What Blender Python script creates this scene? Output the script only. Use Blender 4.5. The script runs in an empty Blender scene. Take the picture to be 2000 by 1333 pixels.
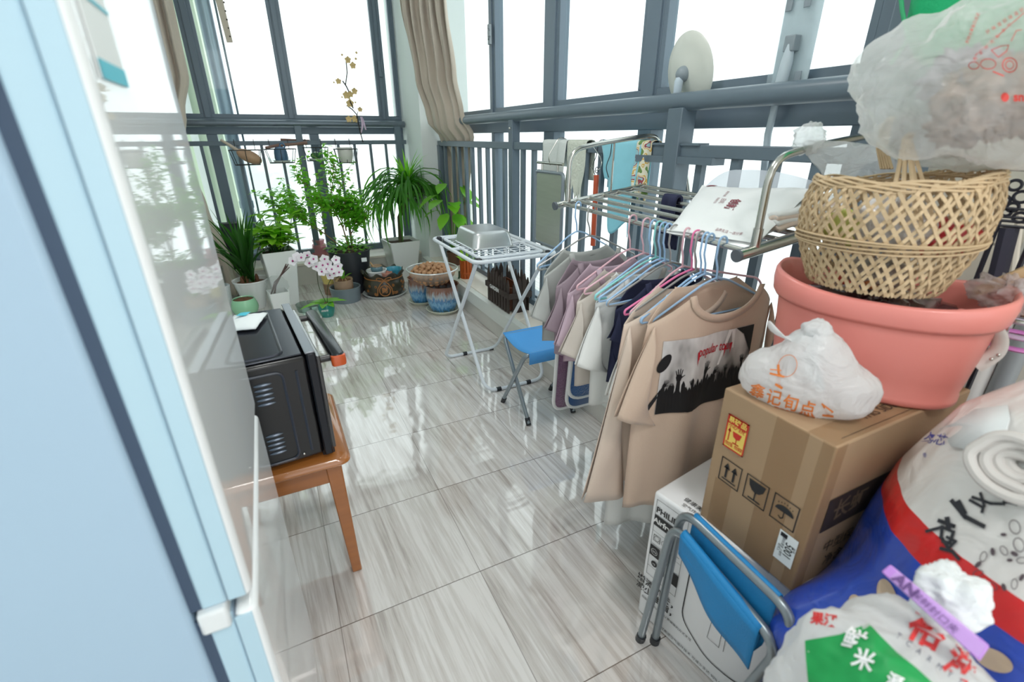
import bpy, bmesh, math, random
from mathutils import Vector, Matrix, noise
R = random.Random(7)
PI = math.pi
SC = bpy.context.scene
COL = SC.collection
# ---------------------------------------------------------------- camera
F = 923.9; CH = 1.19
M = Matrix(((0.89728772, -0.17772303, 0.40409067), (-0.44143453, -0.35457671, 0.82426386), (-0.00320953, -0.91798142, -0.39661041)))
cd = bpy.data.cameras.new('camera'); cam = bpy.data.objects.new('camera', cd); COL.objects.link(cam)
cd.sensor_width = 36; cd.lens = F*36/2000; cd.clip_start = .02; cd.clip_end = 200
mm = Matrix((( M[0][0], -M[0][1], -M[0][2]), (M[1][0], -M[1][1], -M[1][2]), (M[2][0], -M[2][1], -M[2][2]))).to_4x4()
mm.translation = (0, 0, CH); cam.matrix_world = mm; SC.camera = cam
cd.dof.use_dof = True; cd.dof.focus_distance = 2.0; cd.dof.aperture_fstop = 3.5
# ---------------------------------------------------------------- world and light
W = bpy.data.worlds.new('sky'); SC.world = W; W.use_nodes = True
wn = W.node_tree.nodes; wl = W.node_tree.links
bg = wn['Background']; bg.inputs[0].default_value = (.93, .975, 1, 1); bg.inputs[1].default_value = 1.0
SC.view_settings.view_transform = 'Standard'; SC.view_settings.look = 'None'
SC.view_settings.exposure = 1.0; SC.view_settings.gamma = 1; SC.view_settings.use_curve_mapping = False
def lamp(name, loc, size, power, color=(1, 1, 1), rot=(0, 0, 0)):
    l = bpy.data.lights.new(name, 'AREA'); l.shape = 'DISK'; l.size = size; l.energy = power; l.color = color
    o = bpy.data.objects.new(name, l); o.location = loc; o.rotation_euler = rot; COL.objects.link(o); return o
lamp('added_fill_light', (.35, 1.6, 2.6), .45, 6, (1, .98, .95))  # unseen fill light added over the balcony, no actual ceiling fixture
lamp('added_fill_light', (.35, -.6, 2.6), .45, 8, (1, .98, .95))  # another added fill light, out of view behind the camera
# ---------------------------------------------------------------- pixel measuring (2000 x 1333 frame) of real places
def ray(u, v): return M @ Vector((u-1000, v-666.5, F))
def Pz(u, v, h): d = ray(u, v); return Vector((0, 0, CH)) + d*((h-CH)/d.z)
def Px(u, v, x): d = ray(u, v); return Vector((0, 0, CH)) + d*(x/d.x)
def Py(u, v, y): d = ray(u, v); return Vector((0, 0, CH)) + d*(y/d.y)
# ---------------------------------------------------------------- materials
def lin(h):
    h = h.lstrip('#'); c = [int(h[i:i+2], 16)/255 for i in (0, 2, 4)]
    return tuple((x/12.92 if x <= .04045 else ((x+.055)/1.055)**2.4) for x in c) + (1,)
MC = {}
def mat(name, col, rough=.5, metal=0, var=0, vscale=20, coat=0, bump=0, bscale=60, trans=0, sss=0, sheen=0, spec=.5, stretch=None):
    if name in MC: return MC[name]
    m = bpy.data.materials.new(name); m.use_nodes = True; n = m.node_tree.nodes; l = m.node_tree.links
    b = n['Principled BSDF']; c = lin(col) if isinstance(col, str) else col
    b.inputs['Base Color'].default_value = c; b.inputs['Roughness'].default_value = rough; b.inputs['Metallic'].default_value = metal
    b.inputs['Coat Weight'].default_value = coat; b.inputs['Coat Roughness'].default_value = .03
    b.inputs['Transmission Weight'].default_value = trans; b.inputs['Specular IOR Level'].default_value = spec
    if sheen: b.inputs['Sheen Weight'].default_value = sheen
    if var or bump:
        tc = n.new('ShaderNodeTexCoord'); mp = n.new('ShaderNodeMapping'); l.new(tc.outputs['Object'], mp.inputs[0])
        if stretch: mp.inputs['Scale'].default_value = stretch
    if var:
        nz = n.new('ShaderNodeTexNoise'); nz.inputs['Scale'].default_value = vscale; nz.inputs['Detail'].default_value = 4
        l.new(mp.outputs[0], nz.inputs[0])
        mx = n.new('ShaderNodeMix'); mx.data_type = 'RGBA'; l.new(nz.outputs[0], mx.inputs[0])
        mx.inputs[6].default_value = tuple(max(0, x*(1-var)) for x in c[:3])+(1,)
        mx.inputs[7].default_value = tuple(min(1, x*(1+var)) for x in c[:3])+(1,)
        l.new(mx.outputs[2], b.inputs['Base Color'])
    if bump:
        nb = n.new('ShaderNodeTexNoise'); nb.inputs['Scale'].default_value = bscale; l.new(mp.outputs[0], nb.inputs[0])
        bp = n.new('ShaderNodeBump'); bp.inputs['Strength'].default_value = bump; bp.inputs['Distance'].default_value = .01
        l.new(nb.outputs[0], bp.inputs['Height']); l.new(bp.outputs[0], b.inputs['Normal'])
    MC[name] = m; return m
def film(name, col, alpha, rough=.15, gloss=.5, bump=0, bscale=25, thru=.45):
    """thin translucent sheet: part clear, part milky, with a glossy surface"""
    if name in MC: return MC[name]
    m = bpy.data.materials.new(name); m.use_nodes = True; n = m.node_tree.nodes; l = m.node_tree.links
    b = n['Principled BSDF']; b.inputs['Base Color'].default_value = lin(col); b.inputs['Roughness'].default_value = rough
    b.inputs['Specular IOR Level'].default_value = gloss
    tl = n.new('ShaderNodeBsdfTranslucent'); tl.inputs[0].default_value = lin(col)
    m1 = n.new('ShaderNodeMixShader'); m1.inputs[0].default_value = thru; l.new(b.outputs[0], m1.inputs[1]); l.new(tl.outputs[0], m1.inputs[2])
    tr = n.new('ShaderNodeBsdfTransparent'); ms = n.new('ShaderNodeMixShader'); ms.inputs[0].default_value = alpha
    l.new(tr.outputs[0], ms.inputs[1]); l.new(m1.outputs[0], ms.inputs[2]); l.new(ms.outputs[0], n['Material Output'].inputs[0])
    if bump:
        tc = n.new('ShaderNodeTexCoord'); nb = n.new('ShaderNodeTexNoise'); nb.inputs['Scale'].default_value = bscale; nb.inputs['Detail'].default_value = 3
        nb.inputs['Distortion'].default_value = 1.5
        l.new(tc.outputs['Object'], nb.inputs[0]); bp = n.new('ShaderNodeBump'); bp.inputs['Strength'].default_value = bump; bp.inputs['Distance'].default_value = .02
        l.new(nb.outputs[0], bp.inputs['Height']); l.new(bp.outputs[0], b.inputs['Normal'])
    MC[name] = m; return m
def glass(name, tint='#ffffff', fres=1.0):
    if name in MC: return MC[name]
    m = bpy.data.materials.new(name); m.use_nodes = True; n = m.node_tree.nodes; l = m.node_tree.links
    g = n.new('ShaderNodeBsdfGlossy'); g.inputs['Roughness'].default_value = .01
    t = n.new('ShaderNodeBsdfTransparent'); t.inputs[0].default_value = lin(tint)
    fr = n.new('ShaderNodeLayerWeight'); fr.inputs[0].default_value = .5
    pw = n.new('ShaderNodeMath'); pw.operation = 'POWER'; l.new(fr.outputs[1], pw.inputs[0]); pw.inputs[1].default_value = 5
    ma = n.new('ShaderNodeMath'); ma.operation = 'MULTIPLY_ADD'; l.new(pw.outputs[0], ma.inputs[0]); ma.inputs[1].default_value = .85; ma.inputs[2].default_value = .04
    ms = n.new('ShaderNodeMixShader'); l.new(ma.outputs[0], ms.inputs[0]); l.new(t.outputs[0], ms.inputs[1]); l.new(g.outputs[0], ms.inputs[2])
    l.new(ms.outputs[0], n['Material Output'].inputs[0]); MC[name] = m; return m
def leafmat(name, col, tip=None):
    if name in MC: return MC[name]
    m = mat(name, col, .35, var=.35, vscale=9); n = m.node_tree.nodes; l = m.node_tree.links
    tl = n.new('ShaderNodeBsdfTranslucent'); c = lin(col); tl.inputs[0].default_value = (min(1, c[0]*2.0), min(1, c[1]*1.9), c[2]*.8, 1)
    ms = n.new('ShaderNodeMixShader'); ms.inputs[0].default_value = .5
    l.new(n['Principled BSDF'].outputs[0], ms.inputs[1]); l.new(tl.outputs[0], ms.inputs[2]); l.new(ms.outputs[0], n['Material Output'].inputs[0])
    return m
# ---------------------------------------------------------------- mesh builder
class B:
    def __init__(s): s.v = []; s.f = []
    def add(s, vs, fs):
        k = len(s.v); s.v += [Vector(p) for p in vs]; s.f += [tuple(i+k for i in f) for f in fs]; return s
    def box(s, c, d, rot=None):
        c = Vector(c); vs = []
        for x in (-.5, .5):
            for y in (-.5, .5):
                for z in (-.5, .5):
                    p = Vector((x*d[0], y*d[1], z*d[2]))
                    if rot: p = rot @ p
                    vs.append(c+p)
        return s.add(vs, [(0, 1, 3, 2), (4, 6, 7, 5), (0, 4, 5, 1), (2, 3, 7, 6), (0, 2, 6, 4), (1, 5, 7, 3)])
    def bb(s, a, b): return s.box([(a[i]+b[i])/2 for i in range(3)], [abs(b[i]-a[i]) for i in range(3)])
    def frus(s, c, z0, z1, a0, b0, a1, b1):
        """square-section taper, sizes full, at z0 and z1"""
        vs = []
        for z, a, b in ((z0, a0, b0), (z1, a1, b1)):
            for sx, sy in ((-1, -1), (1, -1), (1, 1), (-1, 1)): vs.append((c[0]+sx*a/2, c[1]+sy*b/2, z))
        return s.add(vs, [(3, 2, 1, 0), (4, 5, 6, 7), (0, 1, 5, 4), (1, 2, 6, 5), (2, 3, 7, 6), (3, 0, 4, 7)])
    def tube(s, pts, r, n=8, closed=False, caps=True, flat=1.0):
        pts = [Vector(p) for p in pts]; k0 = len(s.v); N = len(pts)
        rr = r if isinstance(r, (list, tuple)) else [r]*N
        up = None
        for i, p in enumerate(pts):
            if closed: t = pts[(i+1) % N]-pts[i-1]
            else: t = pts[min(i+1, N-1)]-pts[max(i-1, 0)]
            t = t.normalized() if t.length > 1e-9 else Vector((0, 0, 1))
            if up is None: up = Vector((0, 0, 1)) if abs(t.z) < .9 else Vector((1, 0, 0))
            a = t.cross(up)
            if a.length < 1e-6: a = t.orthogonal()
            a.normalize(); b = a.cross(t).normalized(); up = b
            for j in range(n):
                th = 2*PI*j/n; s.v.append(p + a*math.cos(th)*rr[i] + b*math.sin(th)*rr[i]*flat)
        for i in range(N if closed else N-1):
            for j in range(n):
                a0 = k0+i*n+j; a1 = k0+i*n+(j+1) % n; b0 = k0+((i+1) % N)*n+j; b1 = k0+((i+1) % N)*n+(j+1) % n
                s.f.append((a0, b0, b1, a1))
        if caps and not closed:
            s.f.append(tuple(k0+j for j in range(n))); s.f.append(tuple(k0+(N-1)*n+j for j in reversed(range(n))))
        return s
    def lathe(s, prof, c=(0, 0, 0), n=32, fn=None, cap=True):
        """prof: list of (r, z); fn(theta, r, z)->(x, y, z) offsets the ring"""
        k0 = len(s.v); c = Vector(c)
        for r, z in prof:
            for j in range(n):
                th = 2*PI*j/n
                p = fn(th, r, z) if fn else (r*math.cos(th), r*math.sin(th), z)
                s.v.append(c+Vector(p))
        for i in range(len(prof)-1):
            for j in range(n):
                s.f.append((k0+i*n+j, k0+i*n+(j+1) % n, k0+(i+1)*n+(j+1) % n, k0+(i+1)*n+j))
        if cap:
            s.f.append(tuple(k0+j for j in reversed(range(n)))); e = k0+(len(prof)-1)*n; s.f.append(tuple(e+j for j in range(n)))
        return s
    def grid(s, nu, nv, fn, closeu=False):
        k0 = len(s.v); mu = nu if closeu else nu+1
        for j in range(nv+1):
            for i in range(mu): s.v.append(Vector(fn(i/nu, j/nv)))
        for j in range(nv):
            for i in range(nu):
                a = k0+j*mu+i; b = k0+j*mu+(i+1) % mu; s.f.append((a, b, b+mu, a+mu))
        return s
    def ball(s, c, r, nu=12, nv=8, fn=None):
        c = Vector(c); rr = r if isinstance(r, (tuple, list)) else (r, r, r)
        def g(u, v):
            th = 2*PI*u; ph = PI*(v*.998+.001)
            d = Vector((math.cos(th)*math.sin(ph), math.sin(th)*math.sin(ph), -math.cos(ph)))
            k = fn(d) if fn else 1
            return c+Vector((d.x*rr[0]*k, d.y*rr[1]*k, d.z*rr[2]*k))
        return s.grid(nu, nv, g, True)
    def poly(s, pts): return s.add(pts, [tuple(range(len(pts)))])
    def strap(s, base, az, L, w, rise, droop, n=8, twist=0):
        """a long leaf: starts at elevation rise, bends down by droop in total"""
        p = Vector(base); e = rise; h = Vector((math.cos(az), math.sin(az), 0)); side = Vector((-math.sin(az), math.cos(az), 0)); k0 = len(s.v)
        for i in range(n+1):
            t = i/n; ww = w*.5*min(1, (1-t)*3+.02)*(.55+.45*min(1, t*4))
            dirv = h*math.cos(e)+Vector((0, 0, math.sin(e))); nr = side.cross(dirv)
            sd = (side*math.cos(twist*t)+nr*math.sin(twist*t))
            s.v += [p-sd*ww+nr*ww*.0, p-nr*ww*.5, p+sd*ww]
            p = p+dirv*(L/n); e -= droop/n*(.4+1.2*t) if droop < 1.8 else droop/n*(1.7-1.4*t)
        for i in range(n):
            for j in (0, 1):
                a = k0+i*3+j; s.f.append((a, a+1, a+4, a+3))
        return s
    def leaf(s, p, d, nr, L, Wd, fold=.25, curl=.15):
        p = Vector(p); d = Vector(d).normalized(); nr = Vector(nr); sd = d.cross(nr)
        if sd.length < 1e-4: sd = d.orthogonal()
        sd.normalize(); nr = sd.cross(d).normalized(); vs = []
        for t, w in ((0, .05), (.25, .42), (.55, .5), (.82, .28), (1, .01)):
            q = p+d*L*t-nr*curl*L*t*t
            vs += [q-sd*w*Wd+nr*fold*w*Wd, q, q+sd*w*Wd+nr*fold*w*Wd]
        fs = []
        for i in range(4):
            for j in (0, 1): a = i*3+j; fs.append((a, a+1, a+4, a+3))
        return s.add(vs, fs)
    def build(s, name, m, parent=None, smooth=False, bevel=0, solid=0, sub=0, loc=None, seg=2, keep=False):
        root = parent
        while root is not None and root.parent: root = root.parent
        if root is not None: o0 = root.location
        elif loc is not None: o0 = Vector(loc)
        elif keep: o0 = Vector((0, 0, 0))
        else:
            mn = [min(v[i] for v in s.v) for i in range(3)]; mx = [max(v[i] for v in s.v) for i in range(3)]
            o0 = Vector(((mn[0]+mx[0])/2, (mn[1]+mx[1])/2, mn[2]))
        me = bpy.data.meshes.new(name); me.from_pydata([tuple(v-o0) for v in s.v], [], s.f)
        bm = bmesh.new(); bm.from_mesh(me); bmesh.ops.remove_doubles(bm, verts=bm.verts, dist=1e-6)
        if not solid or bevel: bmesh.ops.recalc_face_normals(bm, faces=bm.faces)
        bm.to_mesh(me); bm.free()
        if smooth:
            me.polygons.foreach_set('use_smooth', [True]*len(me.polygons))
            if smooth != 'all': me.set_sharp_from_angle(angle=math.radians(40))
        me.materials.append(m)
        o = bpy.data.objects.new(name, me); COL.objects.link(o)
        if parent is not None: o.parent = parent
        else: o.location = o0
        if bevel:
            q = o.modifiers.new('bevel', 'BEVEL'); q.width = bevel; q.segments = seg; q.limit_method = 'ANGLE'; q.angle_limit = .6
            me.polygons.foreach_set('use_smooth', [True]*len(me.polygons)); me.set_sharp_from_angle(angle=math.radians(60)) if not smooth else None
        if solid: q = o.modifiers.new('solid', 'SOLIDIFY'); q.thickness = solid; q.offset = 0
        if sub: q = o.modifiers.new('sub', 'SUBSURF'); q.levels = sub; q.render_levels = sub
        return o
def thing(name, label, cat, loc=(0, 0, 0), group=None, rot=0):
    o = bpy.data.objects.new(name, None); COL.objects.link(o); o.location = loc; o.rotation_euler = (0, 0, rot); o.empty_display_size = .05
    o['label'] = label; o['category'] = cat
    if group: o['group'] = group
    return o
def tag(o, label, cat, group=None, kind=None):
    if kind == 'structure': o['kind'] = kind; return o
    o['label'] = label; o['category'] = cat
    if group: o['group'] = group
    if kind: o['kind'] = kind
    return o
def dup(root, loc, rot=None, label=None, group=None, scale=None):
    def cp(o, par):
        c = o.copy(); COL.objects.link(c)
        if par is not None: c.parent = par
        for ch in o.children: cp(ch, c)
        return c
    r = cp(root, None); r.location = loc
    if rot is not None: r.rotation_euler = rot if isinstance(rot, (tuple, list)) else (0, 0, rot)
    if scale: r.scale = (scale,)*3 if not isinstance(scale, tuple) else scale
    if label: r['label'] = label
    if group: r['group'] = group
    return r
# flat prints on a surface given by mapf(x, y) -> point
class Flat:
    def __init__(s): s.b = B()
    def poly(s, pts, mapf): s.b.add([mapf(x, y) for x, y in pts], [tuple(range(len(pts)))]); return s
    def rect(s, x0, y0, x1, y1, mapf, n=1, m=1):
        s.b.grid(n, m, lambda u, v: mapf(x0+(x1-x0)*u, y0+(y1-y0)*v)); return s
    def ell(s, cx, cy, a, b, mapf, rot=0, n=18):
        c, q = math.cos(rot), math.sin(rot)
        s.poly([(cx+a*math.cos(t)*c-b*math.sin(t)*q, cy+a*math.cos(t)*q+b*math.sin(t)*c) for t in [2*PI*i/n for i in range(n)]], mapf); return s
    def line(s, pts, w, mapf, closed=False):
        pts = [Vector(p) for p in pts]; P = pts+[pts[0]] if closed else pts; w0 = w
        for a, b in zip(P[:-1], P[1:]):
            d = b-a
            if d.length < 1e-9: continue
            d.normalize(); nn = Vector((-d.y, d.x))*w0/2; e = d*w0/2
            s.poly([tuple(a-e-nn), tuple(b+e-nn), tuple(b+e+nn), tuple(a-e+nn)], mapf)
        return s
    def ring(s, cx, cy, a, b, w, mapf, rot=0, n=20):
        c, q = math.cos(rot), math.sin(rot); P = []
        for i in range(n):
            t = 2*PI*i/n; P.append((cx+a*math.cos(t)*c-b*math.sin(t)*q, cy+a*math.cos(t)*q+b*math.sin(t)*c))
        return s.line(P, w, mapf, True)
    def text(s, body, x, y, size, mapf, rot=0, sx=1, shear=0, align='CENTER', bold=0, sp=1):
        c = bpy.data.curves.new('t', 'FONT'); c.body = body; c.size = size; c.align_x = align; c.align_y = 'CENTER'; c.shear = shear; c.resolution_u = 3
        c.offset = bold; c.space_character = sp
        o = bpy.data.objects.new('t', c); COL.objects.link(o); bpy.context.view_layer.update()
        me = bpy.data.meshes.new_from_object(o.evaluated_get(bpy.context.evaluated_depsgraph_get()))
        ca, sa = math.cos(rot), math.sin(rot); vs = []
        for v in me.vertices:
            X = v.co.x*sx; Y = v.co.y; vs.append(mapf(x+X*ca-Y*sa, y+X*sa+Y*ca))
        s.b.add(vs, [tuple(p.vertices) for p in me.polygons])
        bpy.data.objects.remove(o); bpy.data.curves.remove(c); bpy.data.meshes.remove(me); return s
    def build(s, name, m, parent, **k): return s.b.build(name, m, parent, **k)
def plane(O, U, V, eps=.0012):
    O = Vector(O); U = Vector(U); V = Vector(V); N = U.cross(V).normalized()*eps
    return lambda x, y: O+U*x+V*y+N
def rnd(a, b): return R.uniform(a, b)
def arc(c, r, a0, a1, n, ax=(1, 0, 0), ay=(0, 0, 1)):
    c = Vector(c); ax = Vector(ax); ay = Vector(ay)
    return [c+ax*r*math.cos(a0+(a1-a0)*i/n)+ay*r*math.sin(a0+(a1-a0)*i/n) for i in range(n+1)]
def rpath(pts, r, n=5, closed=False):
    """round the corners of a polyline"""
    pts = [Vector(p) for p in pts]; out = []; N = len(pts)
    for i in range(N):
        if not closed and i in (0, N-1): out.append(pts[i]); continue
        p = pts[i]; a = pts[i-1]-p; b = pts[(i+1) % N]-p; q = min(r, a.length*.49, b.length*.49)
        s0 = p+a.normalized()*q; s1 = p+b.normalized()*q
        for k in range(n+1):
            t = k/n; out.append(s0*(1-t)**2+p*2*t*(1-t)+s1*t*t)
    return out
# ================================================================ THE SETTING
# floor tiles, 400 mm, wood-vein stone
def floor_mat():
    m = bpy.data.materials.new('floor_tile'); m.use_nodes = True; n = m.node_tree.nodes; l = m.node_tree.links; b = n['Principled BSDF']
    tc = n.new('ShaderNodeTexCoord'); sp = n.new('ShaderNodeSeparateXYZ'); l.new(tc.outputs['Object'], sp.inputs[0])
    def mth(op, a, bv=None):
        k = n.new('ShaderNodeMath'); k.operation = op
        for i, q in enumerate((a, bv)):
            if q is None: continue
            if isinstance(q, (int, float)): k.inputs[i].default_value = q
            else: l.new(q, k.inputs[i])
        return k.outputs[0]
    gx = mth('DIVIDE', mth('ADD', sp.outputs[0], .035), .398); gy = mth('DIVIDE', mth('SUBTRACT', sp.outputs[1], .165), .398)
    def edge(g): f = mth('FRACT', g); return mth('LESS_THAN', mth('MINIMUM', f, mth('SUBTRACT', 1.0, f)), .0032)
    gr = mth('MAXIMUM', mth('MULTIPLY', edge(gx), .6), edge(gy))
    tid = mth('ADD', mth('MULTIPLY', mth('FLOOR', gx), 7.31), mth('MULTIPLY', mth('FLOOR', gy), 3.17))
    cb = n.new('ShaderNodeCombineXYZ'); l.new(mth('MULTIPLY', mth('ADD', sp.outputs[0], mth('MULTIPLY', sp.outputs[1], .06)), 1.0), cb.inputs[0])
    l.new(mth('MULTIPLY', sp.outputs[1], .045), cb.inputs[1]); l.new(tid, cb.inputs[2])
    def nz(sc, det, dist=0):
        k = n.new('ShaderNodeTexNoise'); k.inputs['Scale'].default_value = sc; k.inputs['Detail'].default_value = det; k.inputs['Distortion'].default_value = dist
        k.inputs['Roughness'].default_value = .65; l.new(cb.outputs[0], k.inputs[0]); return k.outputs[0]
    a = nz(60, 6, .1); c2 = nz(9, 3, .3)
    s = mth('ADD', mth('MULTIPLY', a, .68), mth('MULTIPLY', c2, .32))
    cr = n.new('ShaderNodeValToRGB'); l.new(s, cr.inputs[0]); e = cr.color_ramp.elements
    e[0].position = .37; e[0].color = lin('#aea59f'); e[1].position = .56; e[1].color = lin('#e0dcd9')
    q = e.new(.44); q.color = lin('#c8c1bc'); q = e.new(.50); q.color = lin('#d2cdc9')
    mx = n.new('ShaderNodeMix'); mx.data_type = 'RGBA'; l.new(gr, mx.inputs[0]); l.new(cr.outputs[0], mx.inputs[6]); mx.inputs[7].default_value = lin('#6f655e')
    l.new(mx.outputs[2], b.inputs['Base Color']); b.inputs['Roughness'].default_value = .05; b.inputs['IOR'].default_value = 2.3
    wv = n.new('ShaderNodeTexNoise'); wv.inputs['Scale'].default_value = 7; l.new(tc.outputs['Object'], wv.inputs[0])
    bp = n.new('ShaderNodeBump'); bp.inputs['Strength'].default_value = .10; bp.inputs['Distance'].default_value = .01
    l.new(wv.outputs[0], bp.inputs['Height']); l.new(bp.outputs[0], b.inputs['Normal']); return m
WX = 1.47; WY = 4.75; RX = 1.35; RY = 4.6; LZ = .19; LX = 1.152; LY = 4.40
wallm = mat('wall_paint', '#e9eeec', .7, var=.02, vscale=3)
frm = mat('window_aluminium', '#6d7c89', .34, var=.05, vscale=6)
frd = mat('rail_metal', '#65747f', .36, var=.06, vscale=14)
def struct(o): o['kind'] = 'structure'; return o
struct(B().grid(1, 1, lambda u, v: (-1.3+4.2*u, -2.2+7.4*v, 0)).build('floor', floor_mat(), keep=True))
struct(B().bb((-.9, 5.0, -.1), (-.8, -2.2, 2.75)).build('wall_left', wallm))
struct(B().bb((-.9, -2.2, 2.7), (1.75, 5.0, 2.8)).build('ceiling', mat('ceiling_paint', '#f1f3f2', .8)))
struct(B().bb((1.2, 4.125, 0), (1.62, 5.0, 2.7)).build('wall_corner', wallm))
struct(B().bb((-.8, 4.78, -.1), (-.62, 5.0, 2.7)).build('wall_back', wallm))
# stone ledge under both windows: riser, projecting tread slabs
stone = mat('ledge_stone', '#e9e0d4', .3, var=.05, vscale=12); ris = mat('ledge_riser', '#cfcbc4', .35, var=.08, vscale=8)
struct(B().bb((LX+.008, -2.2, 0), (WX+.15, 4.45, LZ-.09)).build('trim_1', ris))
struct(B().bb((LX, -2.2, LZ-.09), (WX+.15, 4.2, LZ-.006)).build('trim_2', mat('ledge_lip', '#dfe1dc', .35, var=.03, vscale=9)))
b = B()
for i in range(14):
    y0 = -.9+i*.36; b.bb((LX+.045, y0, LZ-.008), (WX+.1, min(4.12, y0+.355), LZ))
struct(b.build('trim_3', stone, bevel=.002))
struct(B().bb((-.8, LY+.01, 0), (1.2, WY+.15, LZ-.02)).build('trim_4', ris))
b = B()
for i in range(6): b.bb((-.8+i*.34, LY, LZ-.02), (-.8+i*.34+.335, WY+.1, LZ))
struct(b.build('trim_5', stone, bevel=.002))
# ---- window_1: back window (plane y = WY), window_2: right window (plane x = WX)
paneg = glass('window_glass', '#f7fcfb')
def window(name, axis, lo, hi, mull, zmull, z0=.19, z1=2.7, zt=(1.215, 1.335)):
    e = bpy.data.objects.new(name, None); COL.objects.link(e); e['kind'] = 'structure'
    e.location = (lo, WY, z0) if axis == 'x' else (WX, lo, z0)
    def bx(a0, a1, za, zb, t=.06, b=None, off=0):
        b = b or B()
        if axis == 'x': b.bb((a0, WY-t/2+off, za), (a1, WY+t/2+off, zb))
        else: b.bb((WX-t/2+off, a0, za), (WX+t/2+off, a1, zb))
        return b
    b = B(); bx(lo, hi, z0, z0+.05, .07, b); bx(lo, hi, z1-.05, z1, .07, b); bx(lo, lo+.05, z0, z1, .07, b); bx(hi-.05, hi, z0, z1, .07, b)
    bx(lo, hi, zt[0], zt[1], .075, b); b.build('frame', frm, e, bevel=.003)
    for k, (a, w) in enumerate(mull):
        b = B(); bx(a-w/2, a+w/2, zt[1], z1-.05, .065, b); bx(a-w/2+.008, a+w/2-.008, zt[1], z1-.05, .085, b); b.build('mullion', frm, e, bevel=.002)
    for a, w in zmull: bx(a-w/2, a+w/2, z0+.05, zt[0], .07).build('mullion', frm, e, bevel=.002)
    for ms, za, zb in ((mull, zt[1], z1-.05), (zmull, z0+.05, zt[0])):
        ed = [lo+.05]+[x for a, w in sorted(ms) for x in (a-w/2, a+w/2)]+[hi-.05]
        for i in range(0, len(ed), 2):
            if ed[i+1]-ed[i] > .02:
                bx(ed[i], ed[i+1], za, zb, .005).build('pane', paneg, e)
                if za > 1:   # inner sash rim and bright gasket line
                    q = B(); s = .028
                    bx(ed[i], ed[i+1], za, za+s, .04, q, -.012); bx(ed[i], ed[i]+s*.8, za+s, zb, .04, q, -.012); bx(ed[i+1]-s*.8, ed[i+1], za+s, zb, .04, q, -.012)
                    q.build('sash', frm, e, bevel=.002)
    return e
w1 = window('window_1', 'x', -.62, 1.23, [(-.325, .055), (.275, .05), (1.045, .04)], [(-.33, .075), (.43, .075)])
w2 = window('window_2', 'y', .80, 4.2, [(3.21, .05), (2.46, .11), (1.68, .09)], [(3.21, .05), (2.46, .11), (1.68, .08)])
# window locks
def lock(p, par):
    p = Vector(p); b = B().box(p, (.018, .028, .11)); b.tube(arc(p+Vector((-.012, .0, .0)), .028, -1.4, 1.4, 8, (0, -1, 0), (0, 0, 1)), .006); b.box(p+Vector((-.012, -.02, .0)), (.012, .03, .03))
    b.build('lock', mat('lock_metal', '#878e92', .35, .4), par, bevel=.002)
lock((WX-.055, 3.19, 1.78), w2)
b = B().box((1.045, WY-.055, 1.73), (.03, .02, .12)); b.box((1.06, WY-.065, 1.76), (.012, .012, .10)); b.build('lock', frm, w1, bevel=.002)
# corner post of the right window and the tiled wall beyond it
struct(B().bb((WX-.075, .735, LZ), (WX+.1, .80, 2.7)).bb((WX-.05, .69, LZ), (WX+.1, .74, 2.7)).bb((WX-.06, .66, LZ), (WX+.1, .69, 2.7)).build('trim_6', frm, bevel=.004))
tw = mat('wall_tiles', '#e6dfd0', .3); n = tw.node_tree.nodes; l = tw.node_tree.links
tc = n.new('ShaderNodeTexCoord'); mp = n.new('ShaderNodeMapping'); mp.inputs['Rotation'].default_value = (PI/2, 0, PI/2); l.new(tc.outputs['Object'], mp.inputs[0])
br = n.new('ShaderNodeTexBrick'); br.offset = 0; br.inputs['Scale'].default_value = 1; br.inputs['Brick Width'].default_value = .16; br.inputs['Row Height'].default_value = .1
br.inputs['Mortar Size'].default_value = .003; br.inputs['Color1'].default_value = lin('#ded7c8'); br.inputs['Color2'].default_value = lin('#e6e0d2'); br.inputs['Mortar'].default_value = lin('#a39c90')
l.new(mp.outputs[0], br.inputs[0]); l.new(br.outputs[0], n['Principled BSDF'].inputs['Base Color'])
struct(B().bb((WX, -2.2, 0), (WX+.15, .66, 2.7)).build('wall_right', tw, keep=True))
# slim round corner coupling of the back window, seen as a shiny pipe
t = thing('drain_pipe', 'shiny grey vertical pipe outside the leftmost back window pane', 'pipe', (-.25, WY+.14, 0))
B().tube([(-.20, WY+.16, 0), (-.20, WY+.16, 2.9)], .052, 20).build('pipe', mat('pipe_metal', '#b9c6d6', .3, .25), t, smooth=True)
B().tube([(-.20, WY+.16, .62), (-.20, WY+.16, .68)], .058, 20).build('collar', mat('pipe_metal', '#8fa0b3'), t, smooth=True)
B().bb((-.125, WY+.10, 0), (-.11, WY+.16, 2.9)).build('edge_strip', frm, t)
# pale green neighbouring facade outside, left of the back window
bl = thing('neighbouring_wall', 'pale green rendered facade outside behind the leftmost back pane', 'building', (-1.2, 6.3, -3))
B().bb((-2.6, 5.6, -3), (-.30, 6.0, 6)).build('facade', mat('green_render', '#cfdcc4', .9, var=.06, vscale=2), bl)
B().bb((-.56, 5.56, .2), (-.50, 5.6, 1.9)).build('downlight_strip', mat('white_trim', '#f4f6f4', .6), bl)
B().bb((-.9, 5.5, 2.35), (-.3, 6.0, 2.75)).build('beam', mat('white_trim', '#f4f6f4'), bl)
B().bb((-.25, 7.3, -3), (.35, 7.6, .95)).build('far_block', mat('far_white', '#eef3f4', .9), bl)
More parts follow.
